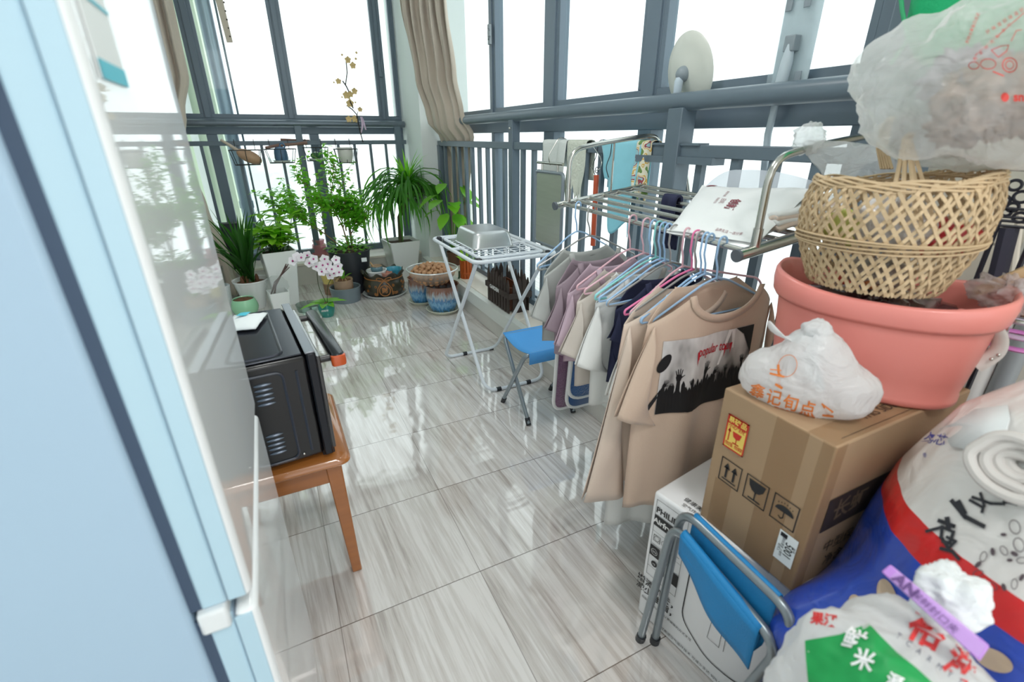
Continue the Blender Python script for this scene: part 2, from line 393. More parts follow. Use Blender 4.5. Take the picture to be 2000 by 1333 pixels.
# ---- balcony railing
rl = thing('balcony_railing', 'slate grey metal balcony railing with round handrail and square balusters', 'railing', (1.35, 4.1, LZ))
hm = mat('handrail_metal', '#6d7882', .3, .35)
B().tube([(RX, .715, 1.30), (RX, 4.12, 1.30)], .030, 20).build('handrail', frd, rl, smooth=True)
B().tube([(-.79, RY, 1.294), (1.19, RY, 1.294)], .026, 20).build('handrail', hm, rl, smooth=True)
B().bb((RX-.018, .72, 1.122), (RX+.018, 4.12, 1.162)).build('top_rail', frd, rl, bevel=.003)
B().bb((-.79, RY-.018, 1.132), (1.19, RY+.018, 1.166)).build('top_rail', frd, rl, bevel=.003)
B().bb((RX-.018, .72, .235), (RX+.018, 4.12, .27)).build('bottom_rail', frd, rl, bevel=.003)
B().bb((-.79, RY-.018, .235), (1.19, RY+.018, .27)).build('bottom_rail', frd, rl, bevel=.003)
for y in (3.98, 3.79, 3.656, 3.516, 3.385, 3.253, 3.112, 2.981, 2.844, 2.599, 2.465, 2.342, 2.215, 2.09, 1.965, 1.84, 1.715, 1.59, 1.27, 1.125, .99, .86):
    B().bb((RX-.011, y-.0145, .27), (RX+.011, y+.0145, 1.122)).build('baluster', frd, rl)
for y, zt in ((4.09, 1.13), (2.717, 1.28), (1.39, 1.28), (.74, 1.28)):
    w = .026 if y != 1.39 else .034
    B().bb((RX-w, y-w, LZ), (RX+w, y+w, zt)).build('post', frd, rl, bevel=.003)
for x in (-.60, -.41, -.163, .008, .151, .455, .60, .735, .87, 1.005):
    B().bb((x-.011, RY-.011, .27), (x+.011, RY+.011, 1.132)).build('baluster', frd, rl)
for x in (-.72, .30, 1.12):
    B().bb((x-.026, RY-.02, LZ), (x+.026, RY+.02, 1.28)).build('post', frd, rl, bevel=.003)
B().ball((RX-.036, 2.70, 1.235), .008).build('bolt', mat('steel', '#c9c9c4', .22, 1), rl, smooth=True)
B().bb((RX-.03, 1.20, 1.10), (RX+.03, 1.58, 1.124)).bb((RX-.024, 1.27, 1.16), (RX+.024, 1.50, 1.168)).build('joint_plate', frd, rl)
steel = mat('steel', '#c9c9c4', .22, 1)
# ================================================================ FRIDGE
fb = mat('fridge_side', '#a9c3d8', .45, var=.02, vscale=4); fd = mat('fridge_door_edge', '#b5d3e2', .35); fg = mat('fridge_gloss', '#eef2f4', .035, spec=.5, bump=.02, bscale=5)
fg.node_tree.nodes['Principled BSDF'].inputs['IOR'].default_value = 1.5
FX = -.10; Y0 = .482; Y1 = .957
t = thing('refrigerator', 'tall white refrigerator with glossy door at the left edge beside the oven', 'refrigerator', (-.38, .72, 0))
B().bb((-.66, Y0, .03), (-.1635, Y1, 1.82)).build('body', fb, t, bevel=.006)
B().bb((-.66, Y0+.03, 0), (-.2, Y1-.03, .03)).build('plinth', mat('dark_plastic', '#2b2e33', .5), t)
for z0, z1 in ((.70, 1.82), (.045, .683)):
    d = B().bb((-.1525, Y0+.004, z0), (-.1265, Y1-.004, z1)).build('door', fd, t, bevel=.003)
    B().bb((-.125, Y0, z0), (FX, Y1, z1)).build('door_shell', fg, d, bevel=.009, seg=4)
    B().bb((-.166, Y0+.006, z0), (-.152, Y1-.01, z1)).build('gasket', mat('gasket', '#3a4c63', .6), d)
    B().bb((-.1245, Y0-.0012, z0+.006), (-.1065, Y0+.002, z1-.006)).build('side_panel', fd, d, bevel=.001)
    B().bb((-.1265, Y0+.006, z0), (-.125, Y1-.006, z1)).build('seam', mat('seam', '#8ba0b2', .5), d)
    if z0 > .5:
        B().bb((-.158, Y0-.004, .668), (-.128, Y0+.03, .70)).build('hinge', mat('hinge_plastic', '#e3e8ea', .4), d, bevel=.004)
        B().bb((FX+.0005, .505, 1.232), (FX+.0016, .592, 1.39)).build('energy_label', mat('paper', '#eef3f3', .6), d)
        q = plane((FX+.0017, .505, 1.232), (0, 1, 0), (0, 0, 1), .0006)
        Flat().rect(.0, .0, .087, .014, q).rect(.02, .055, .087, .058, q).build('blue_print', mat('cyan_ink', '#49c2d6', .5), d)
# ================================================================ STOOL, OVEN, PACKET
wood = mat('stool_wood', '#a5642e', .3, var=.22, vscale=6, coat=.6, stretch=(1, 1, 8)); woods = mat('stool_top_wood', '#b06d34', .25, var=.15, vscale=5, coat=.8, stretch=(1, 6, 1))
SX0, SX1, SY0, SY1, SZ = -.30, .068, 1.10, 1.50, .42
t = thing('wooden_stool', 'brown varnished wooden stool standing under the black toaster oven', 'stool', ((SX0+SX1)/2, (SY0+SY1)/2, 0))
def rr(x0, y0, x1, y1, r, z, n=5): return [Vector(p) for p in rpath([(x0, y0, z), (x1, y0, z), (x1, y1, z), (x0, y1, z)], r, n, True)]
def slab(x0, y0, x1, y1, r, z0, z1, b=None, e=.004):
    b = b or B(); rings = []
    for z, k in ((z0, e), (z0+e, 0), ((z0+z1)/2, -.001), (z1-e, 0), (z1, e)):
        rings.append(rr(x0+k, y0+k, x1-k, y1-k, r, z))
    n = len(rings[0]); k0 = len(b.v)
    for q in rings: b.v += q
    for i in range(4):
        for j in range(n): b.f.append((k0+i*n+j, k0+i*n+(j+1) % n, k0+(i+1)*n+(j+1) % n, k0+(i+1)*n+j))
    b.f.append(tuple(k0+j for j in reversed(range(n)))); b.f.append(tuple(k0+4*n+j for j in range(n))); return b
slab(SX0, SY0, SX1, SY1, .03, SZ-.024, SZ, e=.008).build('seat', woods, t, smooth=True)
B().bb((SX0+.03, SY0+.03, SZ-.085), (SX1-.03, SY0+.052, SZ-.024)).bb((SX0+.03, SY1-.052, SZ-.085), (SX1-.03, SY1-.03, SZ-.024)).bb((SX1-.052, SY0+.05, SZ-.085), (SX1-.03, SY1-.05, SZ-.024)).bb((SX0+.03, SY0+.05, SZ-.085), (SX0+.052, SY1-.05, SZ-.024)).build('apron', wood, t, bevel=.003)
for sx, sy in ((1, -1), (1, 1), (-1, -1), (-1, 1)):
    cx = (SX1-.045 if sx > 0 else SX0+.045); cy = (SY0+.045 if sy < 0 else SY1-.045); b = B(); w = .04; w2 = .027
    top = [(cx-w/2, cy-w/2), (cx+w/2, cy-w/2), (cx+w/2, cy+w/2), (cx-w/2, cy+w/2)]; fx = cx+sx*.012; fy = cy-sy*.0+sy*.008
    bot = [(fx-w2/2, fy-w2/2), (fx+w2/2, fy-w2/2), (fx+w2/2, fy+w2/2), (fx-w2/2, fy+w2/2)]
    b.add([(x, y, 0) for x, y in bot]+[(x, y, SZ-.024) for x, y in top], [(3, 2, 1, 0), (4, 5, 6, 7), (0, 1, 5, 4), (1, 2, 6, 5), (2, 3, 7, 6), (3, 0, 4, 7)])
    b.build('leg', wood, t, bevel=.003)
# oven, local frame: near side plane y=0 (toward camera), door face at x=0, extends to -x; width .43 along y
O = thing('toaster_oven', 'black steel toaster oven with orange-tipped handle on the brown stool', 'oven', (.036, 1.125, SZ), rot=.085)
bk = mat('oven_black', '#08090d', .3, spec=.5, coat=.15); ot = mat('oven_top', '#3b3e46', .22, .6)
def ob(): return B()
def obuild(b, name, m, par=O, **k):   # geometry given in oven-local coordinates
    b.v = [v+O.location for v in b.v]; return b.build(name, m, par, **k)
obuild(ob().bb((-.33, 0, .018), (-.028, .405, .295)), 'body', bk, bevel=.008)
obuild(ob().bb((-.325, .012, .2955), (-.035, .393, .300)), 'top_panel', ot, bevel=.002)
obuild(ob().tube(rpath([(-.31, .03, .300), (-.075, .03, .300), (-.075, .375, .300), (-.31, .375, .300)], .02, 5, True), .004, 8, True), 'top_rib', ot, smooth=True)
obuild(ob().bb((-.028, -.004, .012), (-.006, .41, .302)), 'front_frame', mat('oven_frame', '#24262c', .25, .5), bevel=.004)
obuild(ob().bb((-.006, .01, .02), (.004, .40, .285)), 'door', mat('oven_glass', '#0b0c10', .06, coat=1), bevel=.002)
obuild(ob().bb((-.030, -.003, .302), (-.008, .409, .306)), 'chrome_strip', mat('oven_chrome', '#8e9298', .3, .9), bevel=.001)
hb = ob()
hb.tube([(.0, .04, .262), (.045, .04, .262)], .009, 10).tube([(.0, .37, .262), (.045, .37, .262)], .009, 10)
obuild(hb, 'handle_mount', bk, smooth=True)
hb = slab(.030, .012, .062, .395, .014, .250, .278, e=.003); hn = obuild(hb, 'handle', mat('handle_black', '#26282d', .22, .4), smooth=True)
obuild(slab(.029, .010, .064, .03, .012, .246, .275, e=.002), 'handle_tip', mat('orange_plastic', '#cf5a28', .3, coat=.5), hn, smooth=True)
b = ob()
b.tube(rpath([(-.32, -.001, .03), (-.32, -.001, .27), (-.085, -.001, .27), (-.085, -.001, .03)], .02, 5, True), .0035, 6, True)
b.tube([(-.055, -.001, .04), (-.055, -.001, .265)], .0035, 6)
obuild(b, 'side_rib', mat('oven_rib', '#3a3f4b', .3, coat=.5), smooth=True)
for cx, cz in ((-.13, .222), (-.19, .222), (-.25, .222), (-.13, .085), (-.19, .085), (-.25, .085)):
    b = ob()
    for k in range(5): b.ball((cx, -.001, cz+(k-2)*.0125), (.020, .005, .0038), 12, 6)
    obuild(b, 'vent_slots', mat('oven_vent', '#7d8796', .25, .5), smooth=True)
obuild(ob().ball((-.075, -.001, .035), .004), 'screw', steel, smooth=True)
for y in (.03, .375):
    for x in (-.30, -.03): obuild(ob().bb((x, y-.012, 0), (x+.03, y+.012, .02)), 'foot', mat('dark_plastic', '#2b2e33'), bevel=.002)
tz = Pz(472, 626, .727); b = B()
b.grid(8, 6, lambda u, v: (tz.x-.05+.085*u+.03*v, tz.y-.07+.12*v-.02*u, .7275+.010*math.sin(u*3.1)*math.sin(v*3)+.0025*noise.noise(Vector((u*5, v*5, 1)))))
o = tag(b.build('paper_packet', mat('paper', '#eef3f3'), solid=.003, smooth='all'), 'small white paper packet with cyan print lying on top of the oven', 'packet')
b = B(); b.grid(3, 3, lambda u, v: (tz.x-.012+.025*u+.012*v, tz.y-.005+.03*v, .7325+.010*math.sin((.45+.25*u)*3.1)*math.sin((.5+.2*v)*3)))
b.build('print', mat('cyan_ink', '#49c2d6'), o)
# ================================================================ PLANTS AND POTS
soil = mat('soil', '#4a3527', .9, bump=.8, bscale=90, var=.4, vscale=50); bark = mat('bark_chips', '#6e4a33', .85, var=.5, vscale=70)
wpot = mat('white_pot', '#eef0ee', .25, coat=.4); lf = leafmat('leaf_green', '#76b53f'); lfd = leafmat('leaf_dark', '#2c5a26'); lfl = leafmat('leaf_light', '#86b83c'); stem = mat('stem_brown', '#8a7146', .7)
def S(P): return (M.transposed() @ (Vector(P)-Vector((0, 0, CH)))).z/F
def pot(parent, c, r0, r1, z0, z1, m, th=.006, rim=0, n=28, ribs=0, name='pot', belly=0):
    """open round pot, r0 at the bottom, r1 at the top"""
    H = z1-z0; pr = []
    for i in range(9):
        t = i/8; r = r0+(r1-r0)*t+belly*math.sin(PI*t); pr.append((r+(ribs*math.sin(t*60)), z0+H*t))
    if rim: pr += [(r1+rim, z1-.006), (r1+rim, z1+.004)]
    pr += [(r1-th*.5, z1+.003), (r1-th, z1-.002)] + [(r0+(r1-r0)*t+belly*math.sin(PI*t)-th, z0+H*t) for t in (.8, .5, .15)]
    pr = [(r, z) for r, z in pr]+[(.001, z0+H*.15)]
    B().lathe([(.001, z0)]+pr, (c[0], c[1], 0), n, cap=False).build(name, m, parent, smooth=True)
def fill(parent, c, r, z, m=soil, name='soil', sq=0):
    b = B()
    def g(u, v):
        a = 2*PI*u; rr = r*v; k = 1
        if sq: k = 1/max(abs(math.cos(a)), abs(math.sin(a)))
        x = c[0]+rr*k*math.cos(a); y = c[1]+rr*k*math.sin(a); return (x, y, z+.012*(1-v*v)+.006*noise.noise(Vector((x*60, y*60, z))))
    b.grid(24, 6, g, True); b.build(name, m, parent, smooth='all')
def sqpot(parent, c, w0, w1, z0, z1, m, th=.008, rot=0, name='pot'):
    b = B(); rings = []
    for w, z in ((w0, z0), (w1, z1), (w1-th*2, z1), (w0+(w1-w0)*.3-th*2, z0+(z1-z0)*.3)):
        k = []
        for p in rpath([(-w/2, -w/2, z), (w/2, -w/2, z), (w/2, w/2, z), (-w/2, w/2, z)], .012, 4, True):
            x, y = p.x*math.cos(rot)-p.y*math.sin(rot), p.x*math.sin(rot)+p.y*math.cos(rot); k.append(Vector((c[0]+x, c[1]+y, z)))
        rings.append(k)
    n = len(rings[0])
    for q in rings: b.v += q
    for i in range(3):
        for j in range(n): b.f.append((i*n+j, i*n+(j+1) % n, (i+1)*n+(j+1) % n, (i+1)*n+j))
    b.f.append(tuple(reversed(range(n)))); b.f.append(tuple(3*n+j for j in range(n)))
    b.build(name, m, parent, smooth=True)
def at(u, v, r, z=0):
    """centre of a round thing whose front foot is seen at pixel (u, v) on height z"""
    p = Pz(u, v, z); d = Vector((p.x, p.y, 0)).normalized(); return p+d*r
def hz(u, v, c): return Py(u, v, c.y).z
# strap-leaved orchid in a white ribbed pot
c = at(502, 606, .085); zt = .215
t = thing('potted_orchid', 'strap-leaved orchid in a white ribbed pot at the left of the back ledge', 'potted plant', (c.x, c.y, 0), group='plants at the back window')
pot(t, c, .068, .118, 0, zt, wpot, ribs=.0012, rim=.004); fill(t, c, .108, zt-.025, bark, 'bark')
b = B()
for i in range(46):
    a = rnd(0, 2*PI); q = R.random(); b.strap((c.x+rnd(-.03, .03), c.y+rnd(-.03, .03), zt-.02), a, rnd(.34, .62), rnd(.016, .028), rnd(1.1, 1.5), rnd(.2, 1.0+q*.9), 8, rnd(-.6, .6))
b.build('leaves', lfd, t, smooth='all')
b = B()
for i in range(9): b.ball((c.x+rnd(-.05, .05), c.y+rnd(-.05, .05), zt), (.014, .014, .04))
b.build('bulbs', bark, t, smooth=True)
# mint pot
c = at(484, 622, .075)
t = thing('flower_pot', 'pale mint green pot filled with bark, in front of the ribbed white pot', 'pot', (c.x, c.y, 0))
pot(t, c, .062, .072, 0, .125, mat('mint_glaze', '#9ed9ad', .25, coat=.5), belly=.022); fill(t, c, .066, .118, bark, 'bark')
# clear vase with white base at the far left
c = at(452, 612, .05)
t = thing('clear_vase', 'clear plastic vase with a whitish base behind the refrigerator edge', 'vase', (c.x-.03, c.y, 0))
c = Vector((c.x-.03, c.y, 0))
pot(t, c, .05, .065, 0, .2, mat('milky_plastic', '#dfe3e4', .3)); pot(t, c, .045, .05, .2, .34, glass('clear_plastic', '#eef2f2'), name='clear_top')
# tall white square planter with money tree
c = at(562, 598, .09); zt = hz(560, 497, c)
t = thing('money_tree', 'bushy money tree in a tall white tapered square planter', 'potted plant', (c.x, c.y, 0), group='plants at the back window')
sqpot(t, c, .155, .235, 0, .42, wpot, rot=.15); fill(t, c, .10, .39, soil, sq=1)
b = B(); bs = B()
for i in range(34):
    a = rnd(0, 2*PI); r = rnd(.0, .09); p = Vector((c.x+r*math.cos(a), c.y+r*math.sin(a), .40)); h = rnd(.05, .27)*(1.25 if i % 4 == 0 else .8); lean = rnd(.1, .5)
    q = p+Vector((math.cos(a)*lean*h, math.sin(a)*lean*h, h)); bs.tube([p, (p+q)/2+Vector((0, 0, .01)), q], .0028, 5)
    for k in range(rnd(5, 7).__int__()):
        aa = a+k*2*PI/6+rnd(-.3, .3); b.leaf(q, (math.cos(aa), math.sin(aa), rnd(-.1, .5)), (0, 0, 1), rnd(.09, .15), rnd(.04, .06))
        if k < 3 and h > .12:
            qq = p.lerp(q, .6); b.leaf(qq, (math.cos(aa), math.sin(aa), .3), (0, 0, 1), rnd(.05, .09), .03)
b.build('leaves', leafmat('leaf_fresh', '#83b840'), t, smooth='all'); bs.build('stems', lfd, t, smooth=True)
# small white square pot with plastic-wrapped stems
c = at(553, 618, .06)
t = thing('square_pot', 'small white square pot holding brown twigs in a clear plastic bag', 'pot', (c.x, c.y, 0))
sqpot(t, c, .105, .135, 0, .175, wpot, rot=.15)
b = B()
for i in range(7): b.tube([(c.x-.04+rnd(-.02, .02), c.y, .15), (c.x+rnd(-.01, .02), c.y+.01, .24), (c.x+.09+rnd(-.02, .03), c.y+.03, .34+rnd(-.02, .02))], .0035, 5)
b.build('twigs', mat('twig', '#5b4440', .7), t, smooth=True)
b = B(); b.ball((c.x, c.y, .215), (.075, .07, .07), 18, 12, lambda d: 1+.18*noise.noise(d*2.5)); b.build('plastic_bag', film('clear_film', '#e6eaea', .25, .1, .6, .5, 12), t, smooth='all')
# glass dish
c = at(603, 612, .055)
t = thing('glass_dish', 'shallow clear glass dish on the floor beside the teal pot', 'dish', (c.x, c.y, 0))
pot(t, c, .07, .082, 0, .055, glass('dish_glass', '#dde6e2'), th=.005)
# phalaenopsis in the teal pot
c = at(641, 621, .045)
t = thing('moth_orchid', 'white moth orchid with purple centres in a small teal pot on the floor', 'potted plant', (c.x, c.y, 0))
pot(t, c, .042, .052, 0, .098, mat('teal_glaze', '#0f8279', .2, coat=.7), belly=.01); fill(t, c, .046, .088, bark, 'moss')
q = plane((c.x-.018, c.y-.0645, .03), (1, 0, 0), (0, 0, 1), .0)
Flat().text('蝴蝶蘭', 0, .03, .016, q, rot=0).build('lettering', mat('white_ink', '#f4f4f4', .5), t)
b = B()
for a, L, r_ in ((3.3, .17, .55), (-.3, .14, .9), (2.5, .12, .7), (.5, .11, .9), (-1.9, .10, .6), (-1.1, .09, .5), (1.6, .12, .7)):
    b.leaf((c.x, c.y, .095), (math.cos(a), math.sin(a), r_*.5), (0, 0, 1), L, .06, .2, .35)
b.build('leaves', lf, t, smooth='all')
st = B(); fl = B(); ce = B(); S1 = [Vector((c.x+.005, c.y, .09)), Vector((c.x-.03, c.y+.02, .22)), Vector((c.x-.02, c.y+.0, .36)), Py(650, 505, c.y-.02), Py(610, 500, c.y-.02), Py(570, 512, c.y-.02)]
S2 = [Vector((c.x+.01, c.y, .09)), Vector((c.x+.03, c.y+.02, .22)), Py(662, 520, c.y-.02), Py(655, 500, c.y-.03)]
for s_ in (S1, S2): st.tube(rpath(s_, .05, 4), .0025, 6)
st.build('flower_stem', mat('stem_dark', '#3d4a24', .6), t, smooth=True)
for u, v in ((572, 510), (588, 503), (600, 499), (612, 506), (618, 521), (628, 531), (640, 516), (634, 506), (648, 526), (656, 508), (660, 520), (645, 538), (630, 518), (604, 514), (652, 534), (662, 532), (580, 502), (638, 526)):
    p = Py(u, v, c.y-.03+rnd(-.03, .02)); f = (Vector((0, 0, CH))-p).normalized(); f = (f+Vector((rnd(-.35, .35), rnd(-.3, .3), rnd(-.4, .1)))).normalized()
    x = f.orthogonal().normalized(); y = f.cross(x); ph = rnd(0, 6)
    for k in range(5):
        a = ph+k*2*PI/5; fl.leaf(p, x*math.cos(a)+y*math.sin(a)+f*.15, f, .034, .036, .05, .1)
    ce.ball(p+f*.004, (.0065, .0065, .0065), 8, 6)
fl.build('petals', mat('petal_white', '#fbf6fa', .6), t, smooth='all'); ce.build('flower_centres', mat('petal_purple', '#b0327f', .6), t, smooth=True)
# yellow pot
c = at(647, 577, .045)
t = thing('flower_pot', 'pale yellow ceramic pot on a woven base behind the moth orchid', 'pot', (c.x, c.y, 0))
pot(t, c, .045, .05, 0, .09, mat('woven_brown', '#9a7a66', .8, var=.4, vscale=60), name='woven_base'); pot(t, c, .045, .06, .09, .17, mat('yellow_glaze', '#e6cf7a', .3, coat=.3)); fill(t, c, .052, .16)
# grey bowl and brown pot with aerial-rooted orchid
c = at(679, 594, .10)
t = thing('bowl_planter', 'round slate grey bowl planter standing before the black pot', 'planter', (c.x, c.y, 0))
pot(t, c, .105, .118, 0, .115, mat('slate_glaze', '#76838a', .35), th=.012)
cb = Vector((c.x-.008, c.y+.0, 0))
t = thing('rooted_orchid', 'brown clay pot with a rooty young orchid standing inside the grey bowl', 'potted plant', (cb.x, cb.y, .02), group='plants at the back window')
pot(t, cb, .05, .07, .02, .17, mat('clay_brown', '#a98d74', .6, var=.1), rim=.003, belly=.01); fill(t, cb, .06, .165, bark, 'roots')
b = B()
for i in range(20): a = rnd(0, 6.3); b.tube([(cb.x+.03*math.cos(a), cb.y+.03*math.sin(a), .16), (cb.x+.05*math.cos(a), cb.y+.05*math.sin(a), .19), (cb.x+.075*math.cos(a), cb.y+.075*math.sin(a), .165+rnd(-.02, .02))], .002, 4)
b.build('air_roots', mat('root_tan', '#b09468', .7), t)
b = B()
for a, L, r_, w_ in ((2.0, .2, 1.5, .035), (-.1, .09, .8, .022), (1.0, .08, 1.2, .02), (2.6, .12, 1.3, .03)): b.strap((cb.x, cb.y, .17), a, L, w_, r_, .9, 7)
b.build('leaves', lf, t, smooth='all')
# black pot with shrub
c = at(694, 577, .135); zt = hz(695, 504, Vector((c.x, c.y-.15, 0)))
t = thing('potted_shrub', 'tall small-leaved shrub in a big black plastic pot', 'potted plant', (c.x, c.y, 0), group='plants at the back window')
pot(t, c, .115, .165, 0, .35, mat('black_pot', '#2b2f35', .45), th=.008, rim=.006); fill(t, c, .155, .325)
B().bb((c.x+.065, c.y-.166, .275), (c.x+.105, c.y-.150, .305)).build('sticker', mat('paper', '#eef3f3'), t)
bs = B(); b = B(); tips = []
def branch(p, d, L, r, dep):
    pts = [p]; q = p.copy()
    for i in range(4):
        d = (d+Vector((rnd(-.22, .22), rnd(-.22, .22), rnd(-.1, .16)))).normalized(); q = q+d*L/4; pts.append(q.copy())
        if dep > 0 and i > 0:
            for _ in range(2):
                dd = (d+Vector((rnd(-1, 1), rnd(-1, 1), rnd(-.2, .7)))).normalized(); branch(q.copy(), dd, L*rnd(.45, .7), r*.6, dep-1)
        if dep < 2:
            for _ in range(5):
                a = rnd(0, 6.3); b.leaf(q+Vector((rnd(-.02, .02), rnd(-.02, .02), rnd(-.02, .02))), (math.cos(a), math.sin(a), rnd(-.6, .5)), (rnd(-.4, .4), rnd(-.4, .4), 1), rnd(.03, .055), rnd(.018, .03))
    bs.tube(pts, [r*(1-.15*i) for i in range(5)], 5)
branch(Vector((c.x, c.y, .33)), Vector((.02, 0, 1)), .40, .008, 2)
branch(Vector((c.x-.02, c.y, .33)), Vector((-.75, .1, .8)), .42, .006, 2)
branch(Vector((c.x+.03, c.y, .33)), Vector((.15, 0, 1)), .28, .006, 2)
branch(Vector((c.x+.0, c.y, .5)), Vector((.1, 0, 1)), .40, .006, 1)
for i in range(260):
    a = rnd(0, 6.3); r = rnd(.02, .17); p = Vector((c.x+r*math.cos(a), c.y+r*math.sin(a), .34+rnd(0, .13)*(1-r*3))); b.leaf(p, (math.cos(a), math.sin(a), rnd(-.2, .9)), (0, 0, 1), rnd(.025, .05), rnd(.015, .024))
bs.build('branches', stem, t, smooth=True); b.build('leaves', lf, t, smooth='all')
# pink jar on the ledge
c = at(627, 503, .05, LZ)
t = thing('glass_jar', 'pink translucent ribbed jar standing on the back window ledge', 'jar', (c.x, c.y, LZ))
pot(t, c, .07, .06, LZ, LZ+.11, film('pink_film', '#f2a9b2', .6, .15), th=.006, ribs=.0012); pot(t, c, .045, .055, LZ+.11, LZ+.15, film('pink_film', '#f2a9b2', .6), name='neck')
# dark ceramic pouch planter with saucer and four small pots
c = at(754, 585, .15)
sc_ = thing('saucer', 'wide pale grey saucer under the dark pouch-shaped planter', 'saucer', (c.x, c.y, 0))
B().lathe([(.001, 0), (.155, 0), (.178, .022), (.172, .024), (.15, .007), (.001, .007)], (c.x, c.y, 0), 36, cap=False).build('dish', mat('saucer_grey', '#cfd2d2', .35), sc_, smooth=True)
dk = mat('pouch_glaze', '#3b382c', .35, var=.35, vscale=14, coat=.3, bump=.4, bscale=30); cop = mat('copper_glaze', '#a8703f', .4, var=.2)
t = thing('pouch_planter', 'dark ceramic money-pouch planter with copper relief and a Chinese fortune character', 'planter', (c.x, c.y, .008))
def pf(th, r, z):
    k = 1+(.05*math.sin(th*9) if z > .18 else 0); zz = z+(.014*math.sin(th*9+1) if z > .18 else 0); return (r*k*math.cos(th), r*k*math.sin(th), zz)
B().lathe([(.001, .008), (.13, .008), (.158, .04), (.165, .09), (.155, .135), (.142, .155), (.155, .185), (.165, .20), (.157, .197), (.14, .165), (.14, .12), (.001, .12)], (c.x, c.y, 0), 72, pf, cap=False).build('bowl', dk, t, smooth='all')
B().tube([(c.x+.149*math.cos(a), c.y+.149*math.sin(a), .155) for a in [2*PI*i/40 for i in range(40)]], .0045, 6, True).build('cord', cop, t, smooth=True)
def cyl(R_, c_, a0=-PI/2):
    return lambda x, y: Vector((c_.x+R_*math.cos(a0+x/R_), c_.y+R_*math.sin(a0+x/R_), y))
fc = math.atan2(-c.y, -c.x); cm = cyl(.1665, c, fc)
b = Flat(); b.ring(.0, .075, .042, .042, .007, cm).text('财', 0, .075, .05, cm, bold=.0012)
for s_ in (-1, 1): b.line([(0, .155), (s_*.03, .13), (s_*.055, .09), (s_*.06, .04)], .007, cm).ring(s_*.03, .165, .028, .013, .005, cm, rot=s_*.3)
for i in range(16): b.ring(rnd(-.2, .2), rnd(.04, .13), .008, .008, .004, cm, n=8)
b.build('relief', cop, t, solid=.003)
for k, (dx, dy, z, r0, r1, h, m, lab) in enumerate((
    (-.055, -.03, .125, .05, .078, .09, wpot, 'small white bowl nested at the left in the dark pouch planter'),
    (.012, -.085, .125, .03, .042, .075, mat('pink_clay', '#d99a86', .5), 'small salmon pink clay pot at the front of the pouch planter'),
    (.085, -.02, .125, .045, .062, .085, mat('blue_drip', '#4aa3bd', .3, var=.5, vscale=30, coat=.5, stretch=(1, 1, .2)), 'small turquoise drip-glazed pot at the right in the pouch planter'))):
    p = Vector((c.x+dx, c.y+dy, 0)); t = thing('small_pot', lab, 'pot', (p.x, p.y, z), group='little pots inside the pouch planter')
    pot(t, p, r0, r1, z, z+h, m, rim=.002, th=.005)
p = Vector((c.x-.052, c.y-.035, 0)); t = thing('small_pot', 'tiny blue and brown jug lying in the white bowl of the pouch planter', 'pot', (p.x, p.y, .19), group='little pots inside the pouch planter')
pot(t, p, .03, .042, .19, .245, mat('blue_grey', '#5b7c88', .35, coat=.3), belly=.01); pot(t, p, .04, .043, .245, .252, mat('clay_brown', '#a98d74'), name='rim'); B().tube([(p.x-.02, p.y, .24), (p.x-.045, p.y, .285)], .006, 6).build('stick', mat('light_wood', '#c9a376', .6), t)
# dracaena in white planter
c = at(790, 553, .13); zt = .36
t = thing('dracaena', 'tall dracaena with long drooping leaves in a white planter in the corner', 'potted plant', (c.x, c.y, 0), group='plants at the back window')
sqpot(t, c, .18, .27, 0, zt, wpot, rot=.1); fill(t, c, .12, zt-.03, soil, sq=1)
top = Py(795, 340, c.y); tr = [Vector((c.x, c.y, .33)), Vector((c.x+.01, c.y, .55)), Vector((top.x, c.y, .75)), Vector((top.x, c.y, top.z-.08))]
B().tube(tr, .018, 10).build('trunk', mat('trunk', '#5c5a3e', .8, var=.3), t, smooth=True)
b = B(); b2 = B()
for i in range(165):
    k = R.random(); z = .62+(top.z-.70)*k+.02; x = top.x if z > .7 else c.x+.02; a = rnd(0, 2*PI)
    b.strap((x, c.y, z), a, rnd(.42, .72), rnd(.016, .025), rnd(.5, 1.25), rnd(1.9, 2.7), 10, rnd(-.5, .5))
for i in range(26): b2.strap((top.x, c.y, top.z-.07+rnd(-.03, .02)), rnd(0, 2*PI), rnd(.16, .30), rnd(.014, .02), rnd(.95, 1.5), rnd(.1, .8), 7)
for bb0 in (b, b2):
    for v in bb0.v:
        v.y = min(v.y, 4.56)
        if v.y > 4.08: v.x = min(v.x, 1.185)
        v.x = min(v.x, 1.31)
b.build('leaves', leafmat('leaf_dracaena', '#4c8a34'), t, smooth='all'); b2.build('crown_leaves', leafmat('leaf_bright', '#7cc040'), t, smooth='all')
# blue drip-glazed pots with saucers
glz = mat('drip_glaze', '#4f93bd', .18, coat=.8); n = glz.node_tree.nodes; l = glz.node_tree.links
tc = n.new('ShaderNodeTexCoord'); sp = n.new('ShaderNodeSeparateXYZ'); l.new(tc.outputs['Object'], sp.inputs[0]); mp = n.new('ShaderNodeMapping'); mp.inputs['Scale'].default_value = (60, 60, 7); l.new(tc.outputs['Object'], mp.inputs[0])
nz = n.new('ShaderNodeTexNoise'); nz.inputs['Scale'].default_value = 1.4; nz.inputs['Detail'].default_value = 3; l.new(mp.outputs[0], nz.inputs[0])
ad = n.new('ShaderNodeMath'); ad.operation = 'MULTIPLY_ADD'; l.new(nz.outputs[0], ad.inputs[0]); ad.inputs[1].default_value = .13; l.new(sp.outputs[2], ad.inputs[2])
cr = n.new('ShaderNodeValToRGB'); l.new(ad.outputs[0], cr.inputs[0]); e = cr.color_ramp.elements; e[0].position = .07; e[0].color = lin('#4a6a72'); e[1].position = .235; e[1].color = lin('#8a5f4e')
